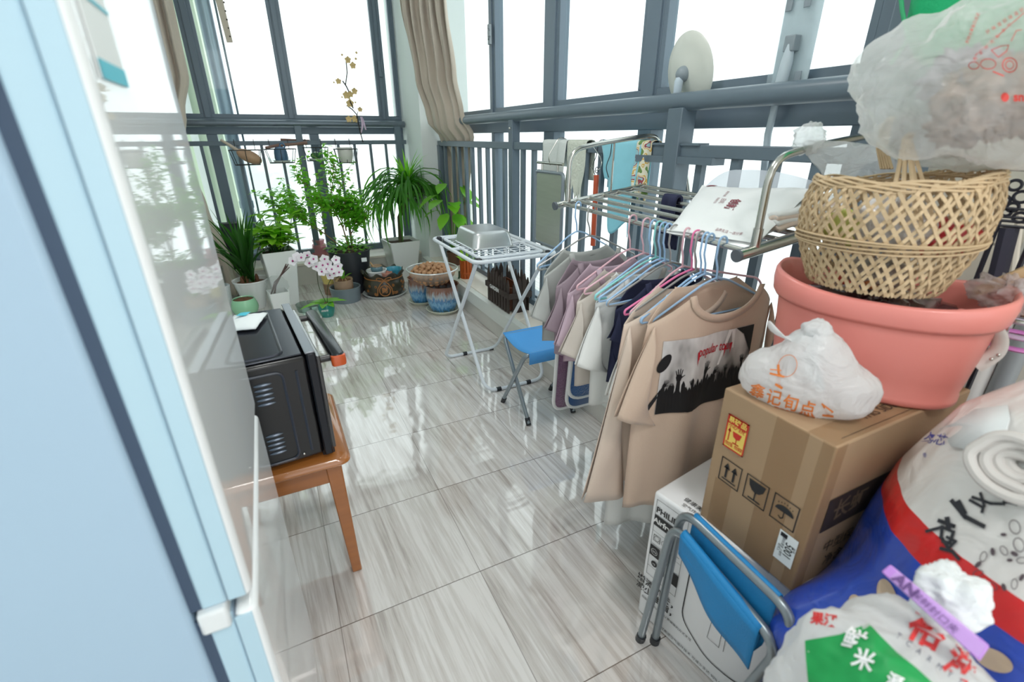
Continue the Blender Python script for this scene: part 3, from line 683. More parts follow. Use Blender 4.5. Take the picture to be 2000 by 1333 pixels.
for po, co in ((.10, '#3d86bf'), (.135, '#7fb6d8'), (.165, '#3b78ad'), (.19, '#a9b7be')): q = e.new(po); q.color = lin(co)
l.new(cr.outputs[0], n['Principled BSDF'].inputs['Base Color'])
sauc = mat('saucer_cream', '#dcdcc9', .35)
for k, (u, v, r, h, la) in enumerate(((826, 600, .095, .20, 'left of the two, partly behind'), (867, 619, .115, .205, 'front one, under the walnut colander'))):
    c = at(u, v, r+.01); t = thing('saucer', 'cream round saucer under the blue glazed pot, '+la, 'saucer', (c.x, c.y, 0), group='cream saucers of the blue pots')
    B().lathe([(.001, 0), (r-.02, 0), (r+.012, .028), (r+.006, .03), (r-.025, .007), (.001, .007)], (c.x, c.y, 0), 36, cap=False).build('dish', sauc, t, smooth=True)
    t = thing('glazed_pot', 'round pot with blue and brown drip glaze, '+la, 'pot', (c.x, c.y, .008), group='blue drip-glazed pots')
    pr = [(.001, .008), (.065*r/.1, .008), (.075*r/.1, .012), (.092*r/.1, .06), (.105*r/.1, .12), (.104*r/.1, .16), (.098*r/.1, .185), (.104*r/.1, h), (.108*r/.1, h+.006), (.100*r/.1, h+.004), (.094*r/.1, .18), (.094*r/.1, .15), (.001, .15)]
    B().lathe(pr, (c.x, c.y, 0), 40, cap=False).build('pot', glz, t, smooth=True)
    fill(t, c, .09*r/.1, .15)
    if k: PC = c
# colander with walnuts
cz = PC+Vector((-.055, .03, 0)); z0 = .213; rim = .325
t = thing('wire_colander', 'fine wire mesh colander full of walnuts resting on the blue pots', 'colander', (cz.x, cz.y, z0))
mm_ = film('mesh_film', '#c9c9c6', .38, .3, .6)
prof = [(.001, z0), (.07, z0), (.11, z0+.02), (.155, z0+.06), (.178, rim)]
B().lathe(prof, (cz.x, cz.y, 0), 48, cap=False).build('mesh_bowl', mm_, t, smooth='all')
B().tube([(cz.x+.18*math.cos(a), cz.y+.18*math.sin(a), rim) for a in [2*PI*i/48 for i in range(48)]], .005, 8, True).build('rim', mat('bright_wire', '#dfe2e2', .25, .5), t, smooth=True)
B().tube([(cz.x+.075*math.cos(a), cz.y+.075*math.sin(a), z0+.001) for a in [2*PI*i/32 for i in range(32)]], .003, 6, True).build('foot_ring', mat('dark_plastic', '#2b2e33'), t, smooth=True)
wal = mat('walnut_shell', '#b98c66', .65, var=.3, vscale=40, bump=.6, bscale=90)
pr_ = B().ball((0, 0, 0), (.0185, .0165, .0165), 16, 12, lambda d: 1+.05*noise.noise(d*5)+(.05 if abs(d.z) < .12 else 0)).build('walnut', wal, smooth='all', keep=True)
tag(pr_, 'round tan walnut heaped with many others in the wire colander', 'walnut', 'walnuts in the wire colander')
pts = []; 
for lay, (rr_, zz) in enumerate(((.095, z0+.022), (.125, z0+.050), (.145, z0+.078), (.12, z0+.106), (.07, z0+.128))):
    ring = rr_; zc = zz
    while ring >= 0:
        nn = max(1, int(2*PI*ring/.037)) if ring > .01 else 1
        for i in range(nn):
            a = 2*PI*i/nn+lay; pts.append((cz.x+ring*math.cos(a)+rnd(-.003, .003), cz.y+ring*math.sin(a)+rnd(-.003, .003), zc+rnd(-.003, .004)))
        ring -= .037
        if lay < 2: break
for i, p in enumerate(pts):
    o = pr_ if i == 0 else pr_.copy()
    if i: COL.objects.link(o)
    o.location = p; o.rotation_euler = (rnd(0, 3), rnd(0, 3), rnd(0, 3)); k = rnd(.9, 1.1); o.scale = (k, k, k)
# small things on the right ledge
dw = mat('dark_slat', '#3b302b', .7, var=.25, vscale=20)
t = thing('picket_planter', 'dark wooden picket planter box lettered GARDEN on the right ledge', 'planter', (1.26, 2.62, LZ))
X0, X1, YA, YB = 1.19, 1.325, 2.46, 2.79
for (ax, lo, hi, fix, nn) in (('y', YA, YB, X0, 8), ('y', YA, YB, X1, 8), ('x', X0+.02, X1-.02, YA, 3), ('x', X0+.02, X1-.02, YB, 3)):
    for i in range(nn):
        q = lo+(hi-lo)*(i+.5)/nn; h = .175+.03*((i*7) % 3)/2; w = .028; b = B()
        s_ = [(-w/2, 0), (w/2, 0), (w/2, h), (0, h+.035), (-w/2, h)]
        f3 = (lambda a, z, d: (fix+d, q+a, LZ+z)) if ax == 'y' else (lambda a, z, d: (q+a, fix+d, LZ+z))
        b.add([f3(a, z, -.004) for a, z in s_]+[f3(a, z, .004) for a, z in s_], [(0, 1, 2, 3, 4), (9, 8, 7, 6, 5)]+[(i_, (i_+1) % 5, (i_+1) % 5+5, i_+5) for i_ in range(5)])
        b.build('picket', dw, t)
bd = B().bb((X0-.012, YA-.01, LZ+.095), (X0-.004, YB+.01, LZ+.13)).bb((X1+.004, YA-.01, LZ+.095), (X1+.012, YB+.01, LZ+.13)).bb((X0-.012, YA-.014, LZ+.095), (X1+.012, YA-.006, LZ+.13)).bb((X0-.012, YB+.006, LZ+.095), (X1+.012, YB+.014, LZ+.13)).build('band', dw, t)
Flat().text('GARDEN', 0, 0, .034, plane((X0-.0125, 2.655, LZ+.113), (0, -1, 0), (0, 0, 1)), bold=.001).build('lettering', mat('white_ink', '#f4f4f4'), bd)
t = thing('trough_pot', 'empty brown trough pot standing inside the GARDEN picket planter', 'pot', (1.26, 2.62, LZ))
b = slab(X0+.02, YA+.04, X1-.02, YB-.04, .03, LZ, LZ+.15); b.f.pop(); b.build('trough', mat('trough_brown', '#6a3d26', .4), t, smooth=True, solid=.006)
c = at(911, 545, .035, LZ); og = mat('orange_wood', '#b5571f', .5, var=.15)
t = thing('picket_pot', 'small orange wooden picket pot on the ledge near the curtain', 'planter', (c.x, c.y, LZ))
b = B()
for i in range(12): a = 2*PI*i/12; b.box((c.x+.04*math.cos(a), c.y+.04*math.sin(a), LZ+.07), (.012, .018, .14), Matrix.Rotation(a, 3, 'Z'))
b.build('pickets', og, t); B().lathe([(.046, LZ+.03), (.048, LZ+.04), (.046, LZ+.05)], (c.x, c.y, 0), 20).build('band', og, t)
B().lathe([(.001, LZ), (.034, LZ), (.036, LZ+.1), (.001, LZ+.1)], (c.x, c.y, 0), 20, cap=False).build('soil', soil, t)
b = B()
for i in range(16): b.strap((c.x, c.y, LZ+.1), rnd(0, 6.3), rnd(.1, .2), .014, rnd(.5, 1.4), rnd(.3, 1.2), 6)
b.build('leaves', lfl, t, smooth='all')
c = at(888, 520, .05, LZ)
t = thing('peace_lily', 'broad-leaved potted plant on the corner ledge beside the curtain', 'potted plant', (c.x, c.y, LZ), group='plants at the back window')
pot(t, c, .045, .065, LZ, LZ+.11, mat('dark_brown_pot', '#5a3a2a', .5)); fill(t, c, .055, LZ+.10)
b = B()
for i in range(13):
    a = rnd(2.2, 5.6); h = rnd(.1, .38); q = c+Vector((math.cos(a)*.12, math.sin(a)*.12, LZ+.1+h)); b.tube([(c.x, c.y, LZ+.1), ((c.x+q.x)/2, (c.y+q.y)/2, LZ+.1+h*.8), q], .003, 5)
    b.leaf(q, (math.cos(a), math.sin(a), rnd(-.7, .3)), (0, 0, 1), rnd(.14, .2), rnd(.08, .12), .15, .4)
b.build('leaves', lf, t, smooth='all')
c = at(901, 590, .025)
t = thing('glass_bottle', 'slim dark green glass bottle on the floor behind the front blue pot', 'bottle', (c.x, c.y, 0))
B().lathe([(.001, 0), (.03, 0), (.032, .02), (.032, .15), (.014, .20), (.012, .24), (.001, .24)], (c.x, c.y, 0), 20, cap=False).build('bottle', mat('bottle_green', '#2c4a2e', .12, coat=.5), t, smooth=True)
p0 = Py(440, 440, 4.5); 
t = thing('black_box', 'small black box speaker standing on the back ledge at the left', 'box', (p0.x+.02, 4.49, LZ))
B().bb((p0.x-.03, 4.44, LZ), (p0.x+.09, 4.54, .56)).build('case', mat('box_black', '#1c2028', .5), t, bevel=.004); B().bb((p0.x-.031, 4.46, .3), (p0.x-.0305, 4.52, .5)).build('side_label', mat('box_blue', '#23517a', .5), t)
# ================================================================ FOLDING WIRE TABLE, TRAY
ww = mat('white_wire', '#dfe6ec', .35); bc = mat('black_clip', '#22252b', .45)
TX0, TX1, TY0, TY1, TZ = .725, 1.13, 1.83, 2.43, .70
t = thing('drying_table', 'white folding wire drying table standing by the right railing', 'drying rack', ((TX0+TX1)/2, (TY0+TY1)/2, 0))
B().tube(rpath([(TX0, TY0, TZ), (TX1, TY0, TZ), (TX1, TY1, TZ), (TX0, TY1, TZ)], .05, 5, True), .009, 10, True).build('top_frame', ww, t, smooth=True)
B().tube(rpath([(TX0+.045, TY0+.05, TZ+.004), (TX1-.045, TY0+.05, TZ+.004), (TX1-.045, TY1-.05, TZ+.004), (TX0+.045, TY1-.05, TZ+.004)], .03, 4, True), .007, 8, True).build('inner_frame', ww, t, smooth=True)
for i in range(12): y = TY0+.08+i*.04; B().tube([(TX0+.045, y, TZ+.006), (TX1-.045, y, TZ+.006)], .0022, 6).build('wire', ww, t, smooth=True)
for i in range(4): x = TX0+.11+i*.06; B().tube([(x, TY0+.05, TZ+.009), (x, TY1-.05, TZ+.009)], .0028, 6).build('wire', ww, t, smooth=True)
B().tube([(TX0, (TY0+TY1)/2, TZ), (TX1, (TY0+TY1)/2, TZ)], .0075, 8).build('cross_bar', ww, t, smooth=True)
la = [(TX0+.03, TY1-.03, TZ-.01), (TX0+.075, 1.93, .009), (TX1+.01, 1.93, .009), (TX1-.02, TY1-.03, TZ-.01)]
lb = [(TX0+.012, TY0+.02, TZ-.01), (TX0+.02, 2.41, .009), (TX1-.06, 2.41, .009), (TX1-.05, TY0+.02, TZ-.01)]
for k, q in enumerate((la, lb)):
    lg = B().tube(rpath(q, .07, 6), .009, 10).build('leg', ww, t, smooth=True)
    y = q[1][1]
    for x in (.87, 1.04): B().tube([(x-.012, y, .0095), (x+.012, y, .0095)], .0115, 10).build('foot_pad', bc, lg, smooth=True)
for p in ((TX0+.03, TY0+.03, TZ), (TX0+.03, TY1-.03, TZ), (TX1-.03, TY1-.03, TZ), (TX1-.03, TY0+.03, TZ)): B().box(p, (.02, .03, .022)).build('clip', bc, t, bevel=.003)
alu = mat('aluminium', '#cfd1d2', .3, .85, bump=.03)
c = Vector((.90, 2.15, TZ+.012)); b = B(); rings = []
for z, k in ((0, .005), (.0, 0), (.006, -.002), (.062, -.014), (.072, -.022), (.074, -.034)):
    rings.append([Vector(p) for p in rpath([(c.x-.105-k, c.y-.135-k, c.z+z), (c.x+.105+k, c.y-.135-k, c.z+z), (c.x+.105+k, c.y+.135+k, c.z+z), (c.x-.105-k, c.y+.135+k, c.z+z)], .03, 5, True)])
n = len(rings[0])
for q in rings: b.v += q
for i in range(len(rings)-1):
    for j in range(n): b.f.append((i*n+j, i*n+(j+1) % n, (i+1)*n+(j+1) % n, (i+1)*n+j))
b.f.append(tuple((len(rings)-1)*n+j for j in range(n)))
tag(b.build('baking_tray', alu, smooth='all'), 'deep rectangular metal tray turned upside down on the white wire table', 'tray')
# ================================================================ BLUE FOLDING STOOLS
tubem = mat('stool_tube', '#8d979d', .32, .6); bluef = mat('blue_fabric', '#1f86c4', .6, var=.05, vscale=30, bump=.15, bscale=300); bluel = mat('blue_fabric_light', '#4ea1e6', .6, bump=.15, bscale=300)
t = thing('folding_stool', 'open folding stool with light blue cloth seat in front of the white wire table', 'stool', (.98, 1.70, 0), group='blue folding stools')
A0, A1, C0, C1, h = .835, 1.12, 1.575, 1.81, .352
for (ya, yb) in ((C1, 1.585), (C0, 1.822)):
    off = .012 if ya == C1 else -.004
    lg = B().tube(rpath([(A0+.012+off, yb, .008), (A0+off, ya, h), (A1-off, ya, h), (A1-.012-off, yb, .008)], .03, 5), .0095, 10).build('leg_frame', tubem, t, smooth=True)
    for x in (A0+.012+off, A1-.012-off): B().tube([(x, yb, 0), (x, yb+(ya-yb)*.07, .03)], .012, 10).build('rubber_foot', bc, lg, smooth=True)
B().tube([(A0+.002, 1.70, .175), (A0+.026, 1.70, .175)], .006, 8).build('rivet', bc, t)
B().grid(8, 12, lambda u, v: (A0+.012+(A1-A0-.024)*u, C0-.012+(C1-C0+.024)*v, h+.011-.022*math.sin(PI*v)*1.0)).build('seat', bluel, t, solid=.003, smooth='all')
B().grid(8, 2, lambda u, v: (A0+.012+(A1-A0-.024)*u, C0-.012, h+.011-.05*v)).build('hem', bluel, t, solid=.003, smooth='all')
# folded stool leaning on the white box
t = thing('folding_stool', 'folded stool with dark blue cloth seat leaning on the white air fryer box', 'stool', (.66, .45, 0), group='blue folding stools')
f1 = Pz(1250, 1250, .0); f2 = Pz(1278, 1255, .0)
a1, a2 = Vector((.640, .52, .475)), Vector((.632, .50, .452)); dY = Vector((.0, -.245, 0))
q1 = Px(1352, 1010, .672); q2 = Px(1335, 1040, .652)
r1 = Px(1528, 1182, .672); r2 = Px(1497, 1240, .652)
def legloop(q, r, f, nm):
    g = Vector((f.x, f.y-(q.y-r.y)-.02, 0)); f = Vector((f.x, f.y, 0)); up = Vector((0, .035, .0))
    lg = B().tube(rpath([f, q+Vector((0, .028, -.0)), r-Vector((0, .028, 0)), g], .05, 7), .0095, 12).build('leg_frame', tubem, t, smooth=True)
    for p in (f, g): B().tube([p, p+(q-p)*.05], .0122, 10).build('rubber_foot', bc, lg, smooth=True)
legloop(q1, r1, f2, 'a'); legloop(q2, r2, f1, 'b')
b = B()
def seatfn(u, v):
    e = .012; a = q2.lerp(r2, .02+.94*v); c_ = q1.lerp(r1, .02+.94*v)
    if u < .25: k = u/.25; th = PI*.5+PI*(1-k)*.9; return a+Vector((math.cos(th)*e*1.0, 0, math.sin(th)*e)) if k < 1 else a+Vector((0, 0, e))
    if u > .75: k = (u-.75)/.25; th = PI*.5-PI*k*.9; return c_+Vector((math.cos(th)*e, 0, math.sin(th)*e))
    k = (u-.25)/.5; d = math.sin(PI*k); dip = .085*(.75+.35*v)
    return a.lerp(c_, k)+Vector((-.018*d*(1 if k < .5 else -.2), 0, .011-dip*d**.6))
B().grid(28, 16, seatfn).build('seat', bluef, t, solid=.003, smooth='all')
# outer flap of the slack cloth, hanging below the front tube
def flap(u, v):
    a = q2.lerp(r2, .02+.94*v); dr = .055+.055*v+.02*math.sin(PI*v); return a+Vector((-.0125+.004*u+.004*math.sin(v*9)*u, 0, .004-dr*u))
B().grid(6, 16, flap).build('seat_flap', bluef, t, solid=.003, smooth='all')
# ================================================================ STAINLESS RAIL RACK
z_ = lambda x: .943+(x-.918)*.125
st2 = mat('rack_steel', '#c4c3bd', .2, 1)
t = thing('railing_rack', 'stainless clothes rack of parallel tubes hooked over the right railing', 'drying rack', (1.1, 1.1, .93))
RY0, RY1 = .72, 1.512
def rz(x, y): return z_(x)+.017*(y-RY0)/(RY1-RY0)
for y in (RY0, RY1):
    B().tube([(.918, y, rz(.918, y)), (1.325, y, rz(1.325, y))], .0135 if y == RY0 else .012, 16).build('side_tube', st2, t, smooth=True)
    B().tube([(.912, y, rz(.912, y)), (.920, y, rz(.920, y))], .0145, 16).build('end_cap', mat('grey_cap', '#5d646c', .5), t, smooth=True)
    x = .97
    arm = rpath([(x, y, rz(x, y)), (x, y, 1.145), (1.10, y, 1.168), (1.31, y, 1.192), (1.352, y, 1.19), (1.378, y, 1.155), (1.378, y, 1.12)], .055, 6)
    B().tube(arm, .0085, 12).build('hook_arm', st2, t, smooth=True)
    B().tube([(x, y, rz(x, y)+.005), (x, y, rz(x, y)+.05)], .011, 12).build('arm_socket', st2, t, smooth=True)
B().tube([(1.16, RY1, rz(1.16, RY1)), (1.16, RY1, 1.172)], .0035, 8).build('brace', st2, t, smooth=True)
RX_ = [.948, 1.005, 1.062, 1.125, 1.19, 1.26, 1.31]
for x in RX_: B().tube([(x, RY0+.005, rz(x, RY0)+.003), (x, RY1-.005, rz(x, RY1)+.003)], .0068, 10).build('rack_tube', st2, t, smooth=True)
ROD = lambda y: Vector((RX_[0], y, rz(RX_[0], y)+.003))
# ================================================================ HANGERS AND CLOTHES
def hanger(name, label, y, m, group, w=.20, drop=.085, tilt=0, x=None, hk=.078, clips=False):
    c = ROD(y); x = c.x; z0 = c.z; t = thing(name, label, 'hanger', (x, y, z0-.09), group=group, rot=0)
    b = B(); top = arc((x, y, z0+.006), .014, 2.9, -.35, 8)
    b.tube([(x, y, z0-.085), (x-.004, y, z0-.055), (x-.014, y, z0-.03)]+top, .0026, 8); b.build('hook', m, t, smooth=True)
    zt = z0-.08; b = B()
    b.tube(rpath([(x, y, zt), (x-.045, y, zt-.012), (x-w, y, zt-drop), (x-w, y, zt-drop-.012), (x+w, y, zt-drop-.012), (x+w, y, zt-drop), (x+.045, y, zt-.012)], .012, 4, True), .0028, 8, True)
    b.build('shoulder_bar', m, t, smooth=True); t.rotation_euler = (0, 0, tilt); return t
hb_ = mat('hanger_blue', '#a3c6ea', .35); hp = mat('hanger_pink', '#e3b7c2', .35); hg = mat('hanger_grey', '#a9a8a6', .35, .5); hmag = mat('hanger_magenta', '#ee7fb0', .35); hteal = mat('hanger_teal', '#8fd6d2', .35)
HG = 'wire hangers crowded on the front tube of the stainless rack'
for y, m, la, ti in ((.79, hb_, 'light blue wire hanger carrying the beige printed shirt, nearest on the rack', 0), (.828, hb_, 'light blue wire hanger, second from the near end of the rack', .05), (.842, hb_, 'light blue wire hanger, third from the near end of the rack', .1), (.858, hg, 'grey metal hanger just behind the three near blue ones', .0), (.872, hmag, 'magenta hanger among the near group on the rack', -.05),
    (.905, hp, 'pink wire hanger standing alone in the middle of the row', .2), (.95, hg, 'thin grey hanger between pink and blue ones', 0), (.972, hb_, 'light blue hanger in the second blue group', .08), (.99, hb_, 'light blue hanger at the middle of the second blue group', 0), (1.008, hteal, 'teal hanger beside the second blue group', .0), (1.03, hb_, 'farthest light blue hanger of the second blue group', .1),
    (1.06, hp, 'pink hanger behind the second blue group', 0), (1.12, hp, 'second pink hanger behind the blue groups', .1), (1.33, hg, 'thin wire hanger toward the far end of the rack', 0), (1.41, hb_, 'light blue hanger near the far end of the rack', .3)):
    hanger('clothes_hanger', la, y, m, HG, tilt=ti)
# wide pink hanger turned toward the wall, behind the neck of the beige shirt
t = thing('clothes_hanger', 'wide pink wire hanger turned toward the railing above the beige shirt', 'hanger', (1.0, .83, .80), group=HG)
B().tube(rpath([ROD(.86)+Vector((0, 0, -.075)), ROD(.82)+Vector((.20, 0, -.115)), ROD(.80)+Vector((.205, 0, -.155)), ROD(.82)+Vector((.02, 0, -.165))], .02, 5), .003, 8).build('shoulder_bar', hp, t, smooth=True)
B().tube([ROD(.86)+Vector((0, 0, -.075)), ROD(.86)+Vector((-.012, 0, -.03))]+arc(ROD(.86)+Vector((0, 0, .006)), .014, 2.9, -.3, 7), .0026, 8).build('hook', hp, t, smooth=True)
def garment(name, label, cat, m, y, xc, zt, ws, wb, L, sl=.2, sa=.5, neck=.085, nd=.07, nb=.02, d=.028, seed=0, group=None, sides=(-1, 1), sw=.17, hem=None, hemw=.02, collar=True, sdrop=.075, wave=.012, ret=False, par=None, slm=None):
    t = par or thing(name, label, cat, (xc, y, zt-L), group=group)
    def ztop(x, fr):
        a = abs(x); return zt-(nd if fr else nb)*math.sqrt(max(0, 1-(a/neck)**2)) if a < neck else zt-sdrop*(a-neck)/(ws-neck)
    def hw(z): k = (zt-z)/L; return (ws+(wb-ws)*min(1, k/.3)) if k > 0 else ws
    def surf(x, z, fr):
        k = max(0, min(1, (zt-z)/L)); w = hw(z); s = max(-1, min(1, x/w)); D = (d+.012*k)*(1-abs(s)**4); wv = wave*k*(math.sin(s*7+seed)+.6*math.sin(s*13+seed*2+k*2))
        return Vector((xc+x, y+(-D if fr else D)+wv, z))
    b = B(); N = 44; Mv = 26
    for fr in (True, False):
        def g(u, v):
            x0 = (2*u-1)*ws; z0 = ztop(x0, fr); z = z0+(zt-L-z0)*v; x = (2*u-1)*hw(z); return surf(x, z, fr)
        b.grid(N, Mv, g)
    body = b.build('body', m, t, smooth='all', solid=.0015)
    for sd in sides:
        if sd == 2: sd = 1; sa, sl = .06, sl*.95
        b = B(); sh = Vector((sd*ws*.99, zt-sdrop)); ap = Vector((sd*wb*.97, zt-sdrop-sw))
        dv = Vector((sd*math.sin(sa), -math.cos(sa)))
        for fr in (True, False):
            def g(u, v):
                # u across the sleeve (top edge to under edge), v along
                st_ = sh.lerp(ap, u); e = sh+dv*sl; e2 = e+Vector((-sd*math.cos(sa), -math.sin(sa)))*sw*.82
                en = e.lerp(e2, u); p = st_.lerp(en, v); D = .022*math.sin(PI*min(1, max(0, u)))+.006*v
                return Vector((xc+p.x, y+(-D if fr else D)-.012+.008*math.sin(u*6+seed+v*3)*v, p.y))
            b.grid(12, 14, g)
        b.build('sleeve', slm or m, t, smooth='all', solid=.0015)
    if collar:
        b = B(); pts = []
        for i in range(29):
            x = neck*(-1+2*i/28); z = ztop(x*.999, True); pts.append((surf(x, z, True), surf(x*1.0, z-.0, True)))
        k0 = 0
        for i, (p, _) in enumerate(pts):
            x = p.x-xc; cz_ = zt; r = Vector((x, 0, p.z-(zt+.0))); rn = r.normalized() if r.length > 1e-5 else Vector((0, 0, -1))
            b.v += [p+Vector((0, -.003, .001)), p+rn*.018+Vector((0, -.003, 0))]
        for i in range(28): b.f.append((2*i, 2*i+1, 2*i+3, 2*i+2))
        for i in range(29):
            x = neck*(-1+2*i/28); z = ztop(x*.999, False); p = surf(x, z, False); b.v += [p+Vector((0, .002, .002)), p+Vector((0, .002, -.016))]
        for i in range(28): k = 58+2*i; b.f.append((k, k+1, k+3, k+2))
        b.build('collar', slm or m, t, smooth='all', solid=.003)
    if ret: return t, surf
    return t
beige = mat('beige_cotton', '#cdb5a2', .85, var=.04, vscale=5, sheen=.3, bump=.08, bscale=250)
beige2 = mat('pale_beige_cotton', '#dac7b8', .85, var=.04, sheen=.3); whitec = mat('white_cotton', '#e9eae8', .85, bump=.05, bscale=200); navy = mat('navy_cotton', '#272b49', .85, var=.1)
xc = .935; zt = .858
t, sf = garment('printed_shirt', 'beige T-shirt with black and white concert print, frontmost on the rack', 'shirt', beige, .772, xc, zt, .20, .222, .60, sl=.235, sa=.42, neck=.105, nd=.062, nb=.008, d=.034, seed=1.2, ret=True, sdrop=.068, sides=(-1, 2))
# printed picture: greys with a dark crowd
pm = bpy.data.materials.new('concert_print'); pm.use_nodes = True; n = pm.node_tree.nodes; l = pm.node_tree.links
tc = n.new('ShaderNodeTexCoord'); nz = n.new('ShaderNodeTexNoise'); nz.inputs['Scale'].default_value = 9; nz.inputs['Detail'].default_value = 3; mp = n.new('ShaderNodeMapping'); mp.inputs['Scale'].default_value = (1.3, 1, .6); mp.inputs['Rotation'].default_value = (0, .5, 0)
l.new(tc.outputs['Object'], mp.inputs[0]); l.new(mp.outputs[0], nz.inputs[0]); cr = n.new('ShaderNodeValToRGB'); l.new(nz.outputs[0], cr.inputs[0]); e = cr.color_ramp.elements
e[0].position = .38; e[0].color = lin('#4a4848'); e[1].position = .62; e[1].color = lin('#eceaea'); q = e.new(.47); q.color = lin('#b9b6b6'); l.new(cr.outputs[0], n['Principled BSDF'].inputs['Base Color']); n['Principled BSDF'].inputs['Roughness'].default_value = .6
PX0, PX1, PZ0, PZ1 = -.175, .108, .555, .752
def sm(e): return lambda x, z: sf(x, z, True)+Vector((0, -e, 0))
Flat().rect(PX0, PZ0, PX1, PZ1, sm(.003), 30, 20).build('print', pm, t, smooth='all')
b = Flat(); rr2 = random.Random(3); mp2 = sm(.0042); W_, H_ = PX1-PX0, PZ1-PZ0
def sub(poly): b.poly(poly, mp2)
# crowd heads and shoulders along the bottom
Nn = 34
for i in range(Nn):
    x0 = PX0+W_*i/Nn; x1 = PX0+W_*(i+1)/Nn; hh = .055+.03*rr2.random(); sub([(x0, PZ0), (x1, PZ0), (x1, PZ0+hh), ((x0+x1)/2, PZ0+hh+.008), (x0, PZ0+hh*.96)])
def hand(x, z, s, rot, arm):
    c_, s_ = math.cos(rot), math.sin(rot); T = lambda px, pz: (x+(px*c_-pz*s_)*s, z+(px*s_+pz*c_)*s)
    b.poly([T(-.28, -arm), T(.28, -arm), T(.16, -.1), T(-.16, -.1)], mp2); b.poly([T(-.2, -.15), T(.2, -.15), T(.3, .25), T(.2, .5), T(-.25, .5), T(-.3, .2)], mp2)
    for k, (fx, fl, fa) in enumerate(((-.24, .5, .28), (-.1, .62, .1), (.05, .64, -.04), (.19, .55, -.2))):
        d = Vector((-math.sin(fa), math.cos(fa))); b.poly([T(fx-.05, .45), T(fx+.05, .45), T(fx+.04+d.x*fl, .45+d.y*fl), T(fx-.04+d.x*fl, .45+d.y*fl)], mp2)
    b.poly([T(.22, .0), T(.3, .15), T(.58, .38), T(.52, .44), T(.2, .22)], mp2)
for x, z, s, ro, ar in ((-.125, .648, .026, .0, 3.2), (-.04, .650, .028, -.15, 3.2), (-.162, .632, .018, -.5, 4), (-.143, .625, .014, -.2, 3), (-.005, .638, .018, -.4, 3), (.03, .64, .016, .1, 3), (.06, .63, .017, .25, 3), (-.09, .63, .012, .2, 3), (.018, .62, .013, 0, 3), (.085, .655, .018, .1, 4), (-.108, .62, .012, .3, 3), (-.07, .62, .012, 0, 3), (.095, .62, .014, -.2, 3)): hand(x, z, s, ro, ar)
b.ell(-.168, .695, .013, .026, mp2, -.5).ell(-.085, .575, .04, .022, mp2).ell(.03, .575, .035, .02, mp2).poly([(.045, PZ1), (PX1, PZ1), (PX1, PZ1-.075), (.075, PZ1-.02)], mp2)
b.build('crowd_silhouette', mat('print_black', '#16161a', .6), t)
b = Flat(); b.text('popular tour', -.022, .712, .036, sm(.0055), sx=.62, bold=.0004, rot=-.02)
for x, z, h_ in ((-.083, .702, -.026), (.012, .70, -.02), (.03, .705, -.02)): b.poly([(x, z+.012), (x+.007, z+.012), (x+.003, z+h_)], sm(.0055))
b.build('red_lettering', mat('print_red', '#c01f33', .5), t)
b = Flat()
for k, (x0, z0, x1, z1) in enumerate(((.02, PZ1, .0, .66), (.03, PZ1, .04, .70))): b.poly([(x0, z0), (x0+.012, z0), (x1+.006, z1), (x1, z1)], sm(.0038))
b.build('light_beam', mat('print_white', '#f2f0f0', .6), t)
CG = 'clothes hanging on the stainless rack behind the printed shirt'
garment('long_sleeved_shirt', 'pale beige long-sleeved shirt hanging right behind the printed T-shirt', 'shirt', beige2, .838, .920, .845, .20, .215, .545, sl=.50, sa=.22, neck=.085, seed=2.2, group=CG, sides=(-1,))
garment('white_shirt', 'white long shirt whose hem shows below the beige T-shirt', 'shirt', whitec, .872, .945, .83, .185, .205, .735, sl=.2, sa=.35, seed=.4, group=CG)
garment('navy_shirt', 'dark navy shirt with its collar visible behind the beige neckline', 'shirt', navy, .955, .95, .835, .17, .17, .30, sl=.08, sa=.4, seed=3, group=CG)
garment('white_shirt', 'white cotton shirt hanging beside the second blue hanger group', 'shirt', whitec, 1.02, .93, .835, .17, .17, .40, sl=.18, sa=.4, seed=1, group=CG)
garment('cream_shirt', 'cream shirt hanging behind the white ones', 'shirt', mat('cream_cotton', '#cfc6bd', .85), 1.075, .93, .83, .19, .20, .34, sl=.16, sa=.4, seed=5, group=CG)
garment('pink_shirt', 'dusty pink shirt hanging at the middle of the rack', 'shirt', mat('pink_cotton', '#c4adbb', .85, var=.05), 1.135, .92, .835, .17, .18, .30, sl=.16, sa=.4, seed=2, group=CG)
garment('mauve_shirt', 'greyish mauve shirt hanging toward the far end of the rack', 'shirt', mat('mauve_cotton', '#9d8c96', .85, var=.05), 1.20, .90, .84, .15, .16, .30, sl=.14, sa=.4, seed=4, group=CG)
garment('grey_shirt', 'pale grey shirt hanging near the far end of the rack', 'shirt', mat('grey_cotton', '#b5b8b5', .85, var=.03), 1.29, .925, .85, .175, .18, .30, sl=.14, sa=.4, seed=6, group=CG)
